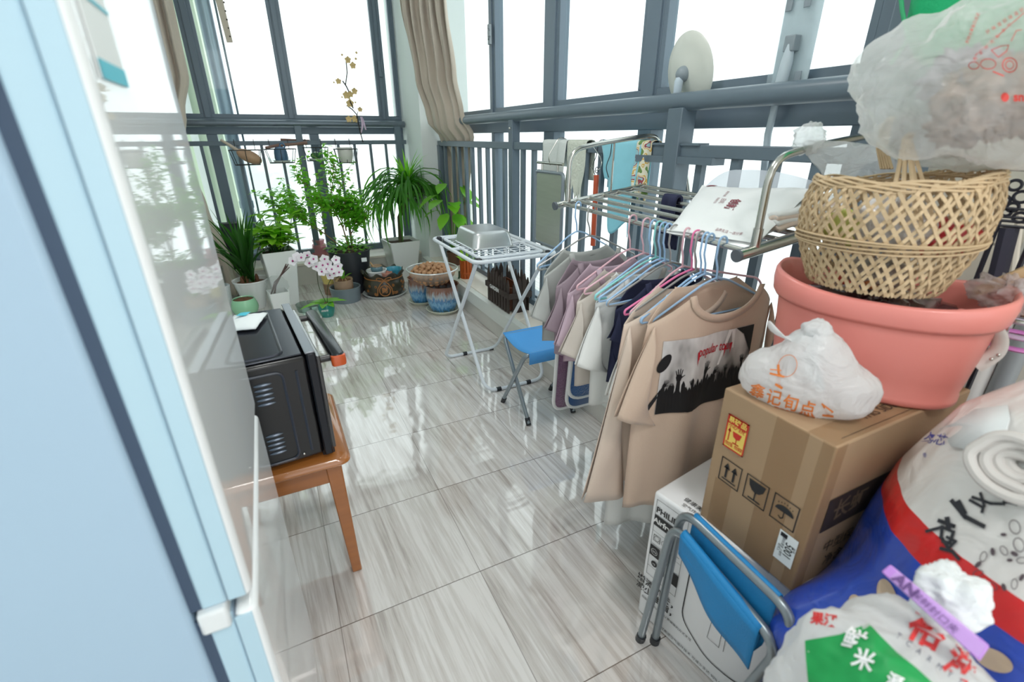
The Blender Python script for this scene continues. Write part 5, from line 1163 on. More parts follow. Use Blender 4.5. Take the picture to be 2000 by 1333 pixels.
tp = plane((P0.x, P0.y, HB), U, In, 0); b = Flat(); tpp = lambda x, y: tp(x, y)+Vector((0, 0, .0015)); b.text('健康美味', .09, .035, .016, tpp, rot=0).text('空气炸锅', .09, .016, .012, tpp).build('top_print', ik, t)
# ---- brown carton
CX0, CX1, CY0, CY1, CZ0, CZ1 = .738, 1.16, .331, .551, HB+.001, .734
t = thing('brown_carton', 'brown cardboard carton with fragile sticker standing on the white air fryer box', 'box', ((CX0+CX1)/2, (CY0+CY1)/2, CZ0))
cb_ = mat('cardboard', '#a98d6f', .75, var=.07, vscale=8, bump=.05, bscale=40)
B().bb((CX0, CY0, CZ0), (CX1, CY1, CZ1)).build('carton', cb_, t, bevel=.003)
tape = film('tape_film', '#b8956c', .15, .12, .6)
B().bb((CX0-.0012, CY0+.045, CZ0), (CX0-.0006, CY0+.105, CZ1)).build('tape', tape, t); B().bb((CX0-.001, CY0-.0008, CZ0), (CX0+.028, CY0-.0004, CZ1)).build('tape', tape, t); B().bb((CX0-.0010, CY0, CZ0), (CX0-.0005, CY0+.022, CZ1)).build('tape', tape, t)
B().bb((CX0-.0011, CY1-.06, CZ0), (CX0-.0006, CY1-.02, CZ0+.12)).build('tape', tape, t)
B().bb((CX0, CY0+.004, CZ1+.0004), (CX1, CY0+.05, CZ1+.0010)).build('tape', tape, t)
fy = lambda x, y: Vector((CX0-.0020, -x, y))      # x runs toward the viewer (-y)
Flat().rect(-.529, .614, -.482, .688, fy).build('sticker', mat('sticker_yellow', '#f0d268', .4), t)
f2_ = lambda x, y: Vector((CX0-.0026, -x, y)); cxs = -.5055
b = Flat(); b.line([(-.528, .615), (-.528, .687), (-.483, .687), (-.483, .615)], .003, f2_, True).rect(-.527, .669, -.484, .687, f2_)
b.line([(-.520, .632), (-.520, .655)], .0025, f2_).poly([(-.524, .652), (-.516, .652), (-.520, .661)], f2_).poly([(-.513, .656), (-.492, .656), (-.495, .644), (-.502, .641), (-.510, .645)], f2_).line([(-.502, .641), (-.502, .632)], .002, f2_).line([(-.508, .6315), (-.496, .6315)], .0025, f2_)
b.text('小心轻放', cxs, .6645, .0095, f2_, bold=.0002).text('勿压 勿摔', cxs, .624, .0095, f2_, bold=.0002).build('red_print', mat('sticker_red', '#c9301f', .45), t)
Flat().text('易碎品', cxs, .678, .014, lambda x, y: Vector((CX0-.0032, -x, y)), bold=.0004).build('yellow_print', mat('sticker_yellow', '#f0d268'), t)
b = Flat()
for cx in (-.500, -.440, -.380): b.line([(cx-.0235, .534), (cx-.0235, .588), (cx+.0235, .588), (cx+.0235, .534)], .0022, fy, True)
for dx in (-.009, .009): b.line([(-.500+dx, .548), (-.500+dx, .568)], .005, fy).poly([(-.500+dx-.0075, .567), (-.500+dx+.0075, .567), (-.500+dx, .581)], fy)
b.line([(-.515, .5415), (-.485, .5415)], .003, fy)
b.poly([(-.458, .582), (-.422, .582), (-.425, .568), (-.432, .560), (-.440, .557), (-.448, .560), (-.455, .568)], fy).line([(-.44, .557), (-.44, .542)], .003, fy).line([(-.452, .5405), (-.428, .5405)], .003, fy)
b.poly([(-.380+.018*math.cos(a), .560+.013*math.sin(a)) for a in [PI*i/12 for i in range(13)]], fy).line([(-.38, .56), (-.38, .548), (-.384, .544), (-.388, .547)], .002, fy)
for i in range(6): b.ell(-.394+.0055*i, .580-.002*abs(i-2.5), .001, .0018, fy, n=6)
b.build('black_print', ik, t)
Flat().rect(-.378, .457, -.342, .524, fy).build('address_label', mat('paper', '#eef3f3'), t)
b = Flat(); b.text('5001', -.3555, .490, .021, f2_, rot=-PI/2, sx=.8, bold=.0002).text('韵达速递 上海市', -.367, .490, .006, f2_, rot=-PI/2).text('收件人', -.3725, .485, .006, f2_, rot=-PI/2).rect(-.375, .512, -.362, .521, f2_).text('中号', -.346, .500, .006, f2_, rot=-PI/2).build('label_print', ik, t)
fs = lambda x, y: Vector((CX0+x, CY0-.0014, CZ0+y)); fs2 = lambda x, y: Vector((CX0+x, CY0-.0020, CZ0+y))
b = Flat(); b.rect(.030, .13, .36, .205, fs).text('中型保温', .12, .08, .03, fs).text('净含量', .12, .04, .03, fs)
ft = lambda x, y: Vector((CX0+x, CY0+y, CZ1+.0016)); b.text('THIS SIDE UP 向上', .22, .035, .024, ft).line([(.03, .012), (.40, .012)], .001, ft).build('side_print', mat('faded_ink', '#3a2f28', .6), t)
Flat().text('长虹', .10, .168, .05, fs2, bold=.001).text('电器', .24, .168, .05, fs2, bold=.001).build('reversed_print', mat('ink_brown', '#6f5c4a', .6), t)
# ---- salmon bucket
salm = mat('salmon_plastic', '#e98e85', .38, coat=.2, sss=0)
BC = Vector((1.020, .468, 0)); BR = math.atan2(-.91, .41); ba, bb_ = .186, .130; BZ0 = CZ1+.002; BZ1 = .925
t = thing('laundry_bucket', 'large salmon pink oval plastic bucket on top of the brown carton', 'bucket', (BC.x, BC.y, BZ0))
def bel(th, k, z, w=0):
    s = 2.5; c_, q_ = math.cos(th), math.sin(th); x = ba*k*math.copysign(abs(c_)**(2/s), c_); y = bb_*k*math.copysign(abs(q_)**(2/s), q_)
    zz = z+w*.020*(c_*c_-.35); return (x*math.cos(BR)-y*math.sin(BR), x*math.sin(BR)+y*math.cos(BR), zz)
prof = [(.001, BZ0), (.83, BZ0), (.85, BZ0+.004), (.85, BZ0+.014), (.835, BZ0+.017), (.86, BZ0+.05), (.915, BZ1-.045), (.925, BZ1-.036), (.955, BZ1-.038), (.985, BZ1-.030), (1.0, BZ1-.010), (.995, BZ1+.003), (.97, BZ1+.010), (.945, BZ1+.006), (.93, BZ1-.006), (.90, BZ1-.03), (.82, BZ0+.03), (.001, BZ0+.02)]
B().lathe(prof, (BC.x, BC.y, 0), 96, lambda th, k, z: bel(th, k, z, max(0, (z-BZ0)/(BZ1-BZ0))**3), cap=False).build('tub', salm, t, smooth='all')
for u, v in ((1683, 640), (1765, 655)):
    pass
hp_ = Vector(bel(0, .95, BZ1, 0))+BC; side = Vector((math.cos(BR), math.sin(BR), 0)); sd2 = Vector((-side.y, side.x, 0))
# white carrying strap at the right end
hA = Px(1922, 612, 1.02); hB = Px(1956, 655, 1.06); hC = Px(1950, 690, 1.07); hD = Px(1905, 716, 1.06)
B().tube(rpath([hA+Vector((.02, .0, -.02)), hA, hB, hC, hD], .02, 5), [.012]*23, 8, flat=.45).build('strap', mat('strap_white', '#e7e3de', .4), t, smooth=True)
for p in (hC.lerp(hD, .3), hC): B().ball(p+Vector((-.010, -.004, .0)), .003).build('rivet', steel, t, smooth=True)
q = Px(1892, 612, 1.03); B().bb((q.x-.012, q.y-.02, q.z-.026), (q.x+.02, q.y+.02, q.z)).build('lug', salm, t, bevel=.003)
# things lying in the bucket
tag(Blob((BC.x-.01, BC.y, BZ1-.038), (.13, .10, .028), amp=.5, fr=4, rot=BR).mesh(60, 30).build('dark_bag', mat('dark_film', '#5a3a3a', .2, coat=.6, bump=.6, bscale=30), smooth='all'), 'crumpled dark brown plastic bag inside the salmon bucket under the basket', 'bag')
# ---- bamboo basket
bam = mat('bamboo', '#c9b08c', .6, var=.18, vscale=22)
KC = Vector((.972, .470, 0)); KR = BR+.12; ka, kb = .132, .110; KZ0 = BZ1+.012; KZ1 = 1.128
t = thing('bamboo_basket', 'open-weave bamboo basket filled with packets, resting on the salmon bucket', 'basket', (KC.x, KC.y, KZ0))
def kp(a, s, off=0):
    r = (.76+.28*math.sin(min(1, s/.7)*PI/2)) if s < .7 else 1.04-.10*((s-.7)/.3)**1.5
    c_, q_ = math.cos(a), math.sin(a); x = (ka*r+off)*c_; y = (kb*r+off)*q_; return Vector((KC.x+x*math.cos(KR)-y*math.sin(KR), KC.y+x*math.sin(KR)+y*math.cos(KR), KZ0+(KZ1-KZ0)*s+.010*c_*s+.006*math.sin(a*2+1)*s))
def ribbon(b, pts, w, nrm_c=True, th=.0012):
    k0 = len(b.v); N = len(pts)
    for i, p in enumerate(pts):
        tt = (pts[min(i+1, N-1)]-pts[max(0, i-1)]).normalized(); nr = Vector((p.x-KC.x, p.y-KC.y, .01)).normalized(); sd = tt.cross(nr).normalized(); b.v += [p-sd*w/2+nr*th, p+sd*w/2+nr*th, p+sd*w/2-nr*th, p-sd*w/2-nr*th]
    for i in range(N-1):
        for j in range(4): a = k0+i*4+j; c2 = k0+i*4+(j+1) % 4; b.f.append((a, c2, c2+4, a+4))
b = B(); NS = 50; rk = random.Random(5)
for k in range(NS):
    for sg in (1, -1):
        a0 = 2*PI*k/NS+(.03 if sg > 0 else 0)+rk.uniform(-.03, .03); pts = []
        for i in range(22):
            s = i/21; a = a0+sg*.95*s; pts.append(kp(a, s, .0022*math.sin(s*40+k*PI)*(1 if sg > 0 else -1)))
        ribbon(b, pts, rk.uniform(.0044, .0062))
b.build('weave', bam, t)
b = B()
for k in range(5):
    pts = [kp(2*PI*i/90, 1.0-.035*k*.5, (.002*math.sin(i*.55+k*1.3))) + Vector((0, 0, .0025*math.sin(i*.55+k*1.3+1))) for i in range(90)]; b.tube(pts, .0034, 6, True, flat=.6)
b.build('rim', bam, t, smooth=True)
b = B()
for k in range(4): b.tube([kp(2*PI*i/80, .42+.02*k+.02*math.sin(i*.09+k), .005) for i in range(80)], .0030, 6, True, flat=.6)
b.build('waist_band', bam, t, smooth=True)
b = B()
for k in range(9): b.tube([kp(PI*k/9, .0), KC+Vector((0, 0, KZ0+.001)), kp(PI*k/9+PI, .0)], .003, 4, flat=.4)
b.build('base', bam, t)
def pxk(u, v, d=1.08): return Vector((0, 0, CH))+ray(u, v).normalized()*d
for nm, ax_, feet in (('handle', pxk(1772, 272, 1.10), ((1735, 450), (1762, 440), (1800, 445), (1828, 450), (1790, 430))), ):
    b = B()
    for (u, v) in feet:
        f = hit(lambda p: ((math.hypot((p.x-KC.x)*math.cos(-KR)-(p.y-KC.y)*math.sin(-KR), ((p.x-KC.x)*math.sin(-KR)+(p.y-KC.y)*math.cos(-KR))*ka/kb) < ka*.99) and KZ0 < p.z < KZ1), u, v, .004)
        top = ax_+Vector((0, (u-1780)*-.0001, 0)); b.tube([f, f.lerp(top, .35)+Vector((-.004, 0, .006)), f.lerp(top, .8), top, top.lerp(KC+Vector((.0, 0, KZ1+.08)), .35)], .0036, 6, flat=.6)
    b.build(nm, bam, t, smooth=True)
bk2 = kp(BR*0+PI*.55, 1); b = B()
for k in range(5):
    base = pxk(1722+k*5, 330, 1.24); b.tube([base, pxk(1714+k*4, 290, 1.25), pxk(1722+k*4, 245, 1.24), pxk(1736+k*2, 232, 1.2)], .0042, 6, flat=.6)
b.build('handle', bam, t, smooth=True)
# packets in the basket
inn = (( 'yellow_packet', 'lime yellow packet seen through the left side of the bamboo basket', '#c9cc6a', (1665, 445), (.045, .035, .030)), ('red_packet', 'red and white packet at the right inside the bamboo basket', '#cf2b33', (1835, 465), (.05, .03, .030)), ('white_packet', 'crumpled whitish plastic packet in the middle of the bamboo basket', '#d9d4d2', (1745, 440), (.06, .05, .045)),
    ('orange_packet', 'small orange wrapper low in the bamboo basket', '#cf7a3c', (1712, 512), (.018, .018, .012)), ('red_wrapper', 'small bright red wrapper low at the left in the bamboo basket', '#d8372f', (1640, 520), (.02, .016, .012)), ('blue_wrapper', 'small dark blue printed wrapper low in the bamboo basket', '#3b3f8c', (1690, 518), (.012, .012, .01)), ('lower_red_packet', 'red foil packet low at the right in the bamboo basket', '#d0323a', (1838, 535), (.03, .02, .014)), ('brown_packet', 'brownish clear bag filling the bottom of the bamboo basket', '#a79a92', (1745, 505), (.055, .055, .022)))
for i, (nm, la, co, (u, v), r) in enumerate(inn):
    ins = lambda p: ((math.hypot((p.x-KC.x)*math.cos(-KR)-(p.y-KC.y)*math.sin(-KR), ((p.x-KC.x)*math.sin(-KR)+(p.y-KC.y)*math.cos(-KR))*ka/kb) < ka*.66) and KZ0+.0 < p.z < KZ1)
    p = hit(ins, u, v, 0); p = p+ray(u, v).normalized()*max(r[0], r[1])*.5; p.z = max(p.z, KZ0+r[2]+.004) if i not in (3, 4, 5, 6, 7) else KZ0+r[2]*1.05
    if i in (3, 4, 5, 6, 7): q_ = p.lerp(KC, .35 if i < 7 else .8); p = Vector((q_.x, q_.y, p.z))
    tag(Blob(p, r, amp=.25, fr=3, seed=i*3, rot=BR).mesh(36, 24).build(nm, mat('pk_'+nm, co, .3, coat=.4, bump=.4, bscale=60, var=.15), smooth='all'), la, 'packet', 'packets in the bamboo basket')
# ---- printed white plastic bag on the basket
PB = Blob((1.005, .392, 1.262), (.120, .158, .118), 2.2, .20, 2.0, seed=4, rot=.25, extra=lambda e: 1+.28*max(0, e.y)**5)
t = thing('printed_plastic_bag', 'big translucent white plastic bag with red print lying on the bamboo basket', 'bag', (1.00, .42, 1.13), group='plastic bags in the near pile')
PB.mesh(96, 64).build('film', film('bag_film_dense', '#ffffff', .50, .16, .6, .9, 14, thru=.65), t, smooth='all')
for i, (dx, dy, dz, r, co) in enumerate(((.00, .00, -.02, .070, '#a58a7a'), (-.01, -.05, -.03, .055, '#96796a'), (.0, .05, .01, .05, '#a79fa8'), (-.02, .02, -.05, .048, '#8d7365'))):
    Blob(PB.C+Vector((dx, dy, dz)), (r, r, r*.75), amp=.5, fr=4, seed=i*7).mesh(40, 28).build('content', mat('dried_goods_%s' % 'abcd'[i], co, .6, var=.35, vscale=30, bump=.8, bscale=60), t, smooth='all')
pin = ink(PB.inside, .002); rdk = mat('bag_red_ink', '#d8473f', .5)
b = Flat()
def L(*p): return [(x, -y) for x, y in p]
b.text('sn', 1990, -190, 24, pin, bold=1).ell(1963, -190, 8, 9, pin).line(L((1905, 108), (1960, 60), (2000, 25)), 1.5, pin)
b.ring(1972, -127, 14, 14, 2, pin).ring(1972, -127, 8, 8, 1.5, pin).ring(1930, -125, 15, 10, 1.6, pin).ring(1902, -128, 10, 7, 1.5, pin).line(L((1936, 98), (1950, 112), (1966, 100), (1970, 88), (1955, 90), (1936, 98)), 1.5, pin).line(L((1975, 80), (1985, 60), (1995, 58)), 1.5, pin).line(L((1940, 140), (1960, 148)), 2.5, pin)
for i in range(7): b.text('鲜果时光'[i % 4], 1905+i*11, -(115-i*11), 8, pin, rot=.6).text('好味道'[i % 3], 1930+i*11, -(62-i*7), 9, pin, rot=.55)
b.text('新鲜水果每日送达', 1900, -55, 8, pin, rot=1.2).build('red_print', rdk, t)
# ---- green non-woven bag hanging from the window post
t = thing('green_bag', 'bright green fabric bag hanging from the window post at the top right', 'bag', (1.33, .50, 1.36))
gm = mat('green_fabric', '#12b272', .6, var=.04, bump=.15, bscale=200)
GB = Blob((1.30, .455, 1.56), (.06, .25, .25), 4, .10, 2.0, seed=9)
GB.mesh(80, 50).build('body', gm, t, smooth='all')
B().tube([Px(1757, -30, 1.25), Px(1762, 20, 1.24), Px(1773, 78, 1.235), Px(1740, 125, 1.24)], .004, 8).build('piping', mat('green_edge', '#2a9c66', .6), t, smooth=True)
for dy in (-.08, .08): B().tube([(1.30, .43+dy, 1.84), (1.36, .47+dy*.4, 1.96), (1.405, .50, 2.05)], .008, 6, flat=.3).build('strap', gm, t)
B().tube([(1.43, .50, 2.06), (1.40, .50, 2.04), (1.395, .50, 2.07)], .004, 6).build('hook', steel, t)
# ---- tied takeaway bag on the carton
TB = Blob((.812, .445, CZ1+.045), (.055, .112, .058), 2.3, .08, 2.2, seed=2, rot=math.atan2(.09, .17)*1.0, extra=lambda e: 1+.85*max(0, e.z)**5)
t = thing('takeaway_bag', 'knotted white takeaway bag with orange Chinese lettering on the brown carton', 'bag', (.80, .44, CZ1), group='plastic bags in the near pile')
bf_ = film('takeaway_film', '#f4f5f6', .90, .25, .5, .5, 18)
TB.mesh(96, 60).build('body', bf_, t, smooth='all')
kk = TB.C+Vector((-.004, .004, .100)); B().ball(kk, (.024, .022, .020), 24, 16, lambda d: 1+.3*noise.noise(d*3)).build('knot', bf_, t, smooth='all')
def ear(name, path, w):
    b = B(); N = len(path)
    k0 = 0
    for i, p in enumerate(path):
        s = i/(N-1); b.v += [p+Vector((0, w*(.35+math.sin(PI*min(1, s*1.1))*.9), .002)), p+Vector((-.006*math.sin(PI*s), 0, .004)), p-Vector((0, w*(.35+math.sin(PI*min(1, s*1.1))*.9), .0))]
    for i in range(N-1):
        for j in (0, 1): a = i*3+j; b.f.append((a, a+1, a+4, a+3))
    b.build(name, bf_, t, smooth='all', solid=.0008, sub=1)
dk_ = kk.length and (kk-Vector((0, 0, CH))).length
PK = lambda u, v, e=0: Vector((0, 0, CH))+ray(u, v).normalized()*(dk_+e)
B().tube(rpath([kk, PK(1535, 672), PK(1510, 655), PK(1502, 632), PK(1515, 628), PK(1535, 650), PK(1562, 688)], .02, 3), [.008, .008]+[.0065]*20+[.008]*2, 8, flat=.5).build('loop', bf_, t, smooth=True) if False else ear('loop', [kk, PK(1540, 672), PK(1520, 655), PK(1508, 640), PK(1504, 630)], .016)
ear('loop', [kk, PK(1590, 690), PK(1602, 678), PK(1606, 672)], .010); ear('tail', [kk, PK(1580, 720, -.01), PK(1592, 745, -.012), PK(1606, 765, -.012)], .017)
tin = ink(TB.inside, .002); b = Flat()
for i, ch in enumerate('鑫记旬点'): b.text(ch, 1478+i*33, -(768+i*11), 32, tin, rot=-.22, bold=.5)
b.text('新鲜美味 早餐坊', 1545, -822, 14, tin, rot=-.24).line(L((1505, 730), (1530, 736)), 4, tin).line(L((1505, 722), (1525, 724)), 2, tin).line(L((1520, 715), (1522, 755)), 5, tin).line(L((1516, 752), (1526, 758)), 5, tin).ring(1538, -715, 18, 22, 1.2, tin, rot=-.4).line(L((1606, 790), (1618, 812), (1626, 805), (1606, 790)), 3, tin).line(L((1608, 812), (1626, 814)), 4, tin)
b.build('orange_print', mat('orange_ink', '#e07f3a', .5), t)
# ---- the big blue and white sack
SKC = Vector((.955, .085, 0)); RP = [(0, .27), (.10, .30), (.245, .31), (.34, .285), (.43, .265), (.59, .243), (.66, .232), (.715, .214), (.797, .185), (.863, .132), (.90, .07), (.912, .01)]
def sR(z):
    for (z0, r0), (z1, r1) in zip(RP[:-1], RP[1:]):
        if z <= z1: k = (z-z0)/(z1-z0); return r0+(r1-r0)*max(0, k)
    return 0
def swr(a, z): return 1+.36*math.exp(-((a-2.50)/.30)**2-((z-.40)/.085)**2)+.035*noise.noise(Vector((math.cos(a)*2.2, math.sin(a)*2.2, z*5)))-.02*abs(noise.noise(Vector((math.cos(a)*6, math.sin(a)*6, z*6))))
def sk_in(p):
    if not (0 < p.z < .912): return False
    a = math.atan2(p.y-SKC.y, p.x-SKC.x); return math.hypot(p.x-SKC.x, p.y-SKC.y) < sR(p.z)*swr(a, p.z)
t = thing('duvet_sack', 'big round sack, blue below and white above with a red band, in plastic', 'sack', (SKC.x, SKC.y, 0))
skm = bpy.data.materials.new('sack_print'); skm.use_nodes = True; n = skm.node_tree.nodes; l = skm.node_tree.links
tc = n.new('ShaderNodeTexCoord'); sp = n.new('ShaderNodeSeparateXYZ'); l.new(tc.outputs['Object'], sp.inputs[0]); cr = n.new('ShaderNodeValToRGB'); cr.color_ramp.interpolation = 'CONSTANT'; l.new(sp.outputs[2], cr.inputs[0])
e = cr.color_ramp.elements; e[0].position = 0; e[0].color = lin('#1a45b2'); e[1].position = .622; e[1].color = lin('#d41316'); q = e.new(.668); q.color = lin('#e3e0dd'); l.new(cr.outputs[0], n['Principled BSDF'].inputs['Base Color'])
n['Principled BSDF'].inputs['Roughness'].default_value = .3; n['Principled BSDF'].inputs['Coat Weight'].default_value = .5; n['Principled BSDF'].inputs['Coat Roughness'].default_value = .08
nb = n.new('ShaderNodeTexNoise'); nb.inputs['Scale'].default_value = 12; nb.inputs['Distortion'].default_value = 2; l.new(tc.outputs['Object'], nb.inputs[0]); bp = n.new('ShaderNodeBump'); bp.inputs['Strength'].default_value = .3; bp.inputs['Distance'].default_value = .02; l.new(nb.outputs[0], bp.inputs['Height']); l.new(bp.outputs[0], n['Principled BSDF'].inputs['Normal'])
b = B(); zs = [.912*i/90 for i in range(91)]
b.grid(140, 90, lambda u, v: (SKC.x+sR(.912*v)*swr(2*PI*u if u < .5 else 2*PI*u-2*PI, .912*v)*math.cos(2*PI*u), SKC.y+sR(.912*v)*swr(2*PI*u if u < .5 else 2*PI*u-2*PI, .912*v)*math.sin(2*PI*u), .912*v), True)
b.build('body', skm, t, smooth='all')
b = B(); b.grid(60, 30, lambda u, v: (lambda a, z: (SKC.x+(sR(z)*swr(a, z)+.007+.006*noise.noise(Vector((a*5, z*9, 3))))*math.cos(a), SKC.y+(sR(z)*swr(a, z)+.007+.006*noise.noise(Vector((a*5, z*9, 3))))*math.sin(a), z))(1.9+2.1*u-0, .15+.70*v))
b.build('plastic_cover', film('cover_film', '#f2f4f5', .02, .08, .5, .9, 16), t, smooth='all')
sin_ = ink(sk_in, .0025); b = Flat()
def stroke(pts, w): b.line(L(*pts), w, sin_)
for pts, w in ((((1860, 980), (1885, 1010), (1920, 1028)), 9), (((1872, 985), (1880, 1000)), 14), (((1895, 978), (1920, 992), (1918, 1000)), 6), (((1900, 972), (1935, 984), (1955, 985)), 6), (((1915, 965), (1922, 988)), 6), (((1950, 962), (1965, 980), (1985, 985)), 7), (((1955, 955), (1985, 962), (1999, 970)), 7), (((1968, 950), (1960, 985)), 6), (((1985, 955), (1999, 985)), 6),
    (((1835, 1018), (1862, 1028)), 8), (((1850, 1015), (1852, 1030)), 10), (((1810, 1038), (1840, 1030), (1862, 1040)), 6), (((1840, 1030), (1838, 1050), (1850, 1068)), 7), (((1862, 1040), (1855, 1062), (1842, 1058)), 7), (((1850, 1050), (1866, 1058), (1850, 1075)), 6), (((1838, 1072), (1860, 1078), (1872, 1092)), 7)): stroke(pts, w)
b.build('calligraphy', mat('calligraphy_ink', '#23242c', .5), t)
b = Flat()
for i in range(13):
    a = 2*PI*i/13; cx, cy = 1955+46*math.cos(a), 1112+36*math.sin(a)
    if cx > 1998: continue
    (b.ell(cx, -cy, 8, 4.5, sin_, rot=a+.5) if i % 2 else b.ring(cx, -cy, 10, 6, 1.6, sin_, rot=a+.5))
for cx, cy in ((1982, 1030), (1990, 1065)): b.ring(cx, -cy, 10, 14, 1.8, sin_, rot=.4)
for cx, cy in ((1960, 1045), (1972, 1095)): b.ell(cx, -cy, 6, 3.5, sin_)
b.build('seed_pattern', mat('seed_ink', '#55474e', .5), t)
b = Flat()
for cx, cy, a_, b2_, ro in ((1733, 1172, 19, 42, .25), (1672, 1183, 14, 22, .35), (1940, 1290, 42, 20, -.45)): b.ell(cx, -cy, a_, b2_, sin_, rot=ro, n=24)
b.build('tan_petals', mat('petal_tan', '#c0aa92', .45, var=.12, vscale=30, stretch=(1, 1, 5)), t)
b = Flat(); b.text('内芯', 1822, -858, 24, sin_, rot=-.2, shear=.3).text('冬', 1806, -890, 10, sin_).build('blue_print', mat('blue_ink', '#2b3fa0', .5), t)
# paper flap and rolled cloth on top of the sack
def up_(p, d): return p+Vector((0, 0, d))
pf_ = [(1835, 838), (1850, 812), (1905, 800), (1968, 792), (1972, 820), (1955, 880), (1938, 905), (1900, 882), (1858, 872)]
b = B(); ce_ = hit(sk_in, 1912, 832, .018); k = [hit(sk_in, u, v, .010 if i not in (4, 5) else .022) for i, (u, v) in enumerate(pf_)]
b.add([ce_]+k, [(0, i+1, (i+1) % len(k)+1) for i in range(len(k))]); b.build('paper_flap', mat('flap_paper', '#e3e8ea', .6), t, smooth='all', solid=.0015)
b = B(); rc = hit(sk_in, 1992, 912, .010)
tag_pts = []
for k_ in range(4):
    r0 = .040-.010*k_+.003*math.sin(k_*9); b.tube([rc+Vector((.006*k_-.01, 0, .0))+Vector((.35*r0*math.sin(a), r0*math.cos(a)*1.1, r0*.8*math.sin(a)))*(1+.22*noise.noise(Vector((math.cos(a), math.sin(a), k_*.7)))) for a in [2*PI*i/36 for i in range(36)]], .007, 8, True)
b.build('rolled_cloth', mat('roll_cloth', '#cdc8c4', .85, var=.08), t, smooth=True)
# ---- shopping bag at the bottom right, on a low box that stays below the picture
tag(B().bb((.44, -.10, 0), (.63, .20, .36)).build('storage_box', cb_, bevel=.003), 'plain cardboard box supporting the white shopping bag', 'box')
SB = Blob((.545, .105, .515), (.105, .115, .165), 3.0, .12, 2.4, seed=11, rot=-.2)
t = thing('shopping_bag', 'white plastic shopping bag with green panel and red characters at the bottom right', 'bag', (.545, .085, .36), group='plastic bags in the near pile')
SB.mesh(110, 70).build('body', film('shop_film', '#f1f2f1', .93, .3, .5, .5, 12), t, smooth='all')
sbn = ink(SB.inside, .002)
gp = [(1572, 1252), (1640, 1240), (1697, 1218), (1722, 1245), (1752, 1275), (1790, 1305), (1820, 1333), (1850, 1365), (1700, 1400), (1600, 1400), (1578, 1333), (1574, 1290)]
b = Flat(); g_ = lambda u, v: (lambda i: i)(0)
def fan(fl, P, c, m, n=8):
    bb = fl.b; N = len(P)
    bb.grid(N*3, n, lambda u, v: (lambda q, f: m(*(lambda A, Bq: (c[0]+((A[0]+(Bq[0]-A[0])*f)-c[0])*v, -(c[1]+((A[1]+(Bq[1]-A[1])*f)-c[1])*v)))(P[q % N], P[(q+1) % N])))(int(u*N*3+1e-6)//3, (int(u*N*3+1e-6) % 3)/3), True)
fan(b, gp, (1690, 1310), sbn); b.build('green_panel', mat('green_ink', '#1d9f52', .45), t, smooth='all')
sb2 = ink(SB.inside, .0038)
b = Flat(); b.text('鲜', 1668, -1253, 46, sb2, rot=-.35, bold=1.2).text('米', 1686, -1292, 44, sb2, rot=-.35, bold=1.2).text('源', 1745, -1335, 34, sb2, rot=-.45, bold=1).build('white_print', wi, t)
b = Flat(); b.text('裕', 1812, -1232, 78, sbn, rot=-.45, bold=2.2).text('泓', 1880, -1300, 70, sbn, rot=-.5, bold=2.2).text('果汉', 1609, -1212, 26, sbn, rot=-.15, bold=1).build('red_print', mat('shop_red', '#dc3b3b', .45), t)
b = Flat()
for i, ch in enumerate('TCARMYT'): b.text(ch, 1755+i*20, -(1243+i*15), 16, sbn, rot=-.6)
b.build('grey_print', mat('grey_ink', '#6b6f80', .5), t)
fan(Flat(), gp, (1690, 1310), sbn) if False else None
# purple clip bar pinching the neck of the bag, with the white tuft above it
t2 = thing('bag_clip', 'lilac plastic clip bar with dark lettering pinching the shopping bag shut', 'clip', hit(SB.inside, 1820, 1200, .0))
dcl = (hit(SB.inside, 1800, 1215, .0)-Vector((0, 0, CH))).length-.035
PC_ = lambda u, v, e=0: Vector((0, 0, CH))+ray(u, v).normalized()*(dcl+e)
A_, B_, C_, D_ = PC_(1722, 1118), PC_(1740, 1104), PC_(1932, 1262), PC_(1912, 1292)
v1 = (B_-A_); ax1 = (D_-A_); nrm = v1.cross(ax1).normalized()*-.010
b = B(); b.add([A_, B_, C_, D_, A_+nrm, B_+nrm, C_+nrm, D_+nrm], [(0, 1, 2, 3), (7, 6, 5, 4), (0, 4, 5, 1), (1, 5, 6, 2), (2, 6, 7, 3), (3, 7, 4, 0)]); b.build('bar', mat('lilac_plastic', '#c79be0', .35, coat=.3), t2, bevel=.002)
en = ax1.normalized()*.010; of_ = nrm.normalized()*-.003
for P_, Q_ in ((A_, B_), (D_-en, C_-en)): B().add([P_+of_*0-nrm*.25, Q_-nrm*.25, Q_+en-nrm*.25, P_+en-nrm*.25, P_+nrm, Q_+nrm, Q_+en+nrm, P_+en+nrm], [(0, 1, 2, 3), (7, 6, 5, 4), (0, 4, 5, 1), (1, 5, 6, 2), (2, 6, 7, 3), (3, 7, 4, 0)]).build('clasp_end', mat('lilac_deep', '#c189dd', .35, coat=.3), t2, bevel=.0015)
uu = ax1.normalized(); vv = (B_-A_).normalized(); nn_ = uu.cross(vv).normalized(); nn_ = nn_ if nn_.dot(Vector((0, 0, CH))-A_) > 0 else -nn_
mm2 = lambda x, y: (A_+B_)/2+uu*x+vv*y+nn_*(.0115 if nrm.dot(nn_) > 0 else .0015)
Flat().text('AN', ax1.length*.22, 0, .016, mm2, bold=.0006).text('保鲜封口夹', ax1.length*.52, 0, .009, mm2).build('lettering', mat('lilac_ink', '#6b4a86', .5), t2)
Blob(PC_(1855, 1168, .045), (.036, .036, .034), 2.6, amp=.30, fr=1.8, seed=21).mesh(60, 40).build('gathered_neck', mat('tuft_white', '#e8ecee', .6, bump=.3, bscale=60), t, smooth='all')
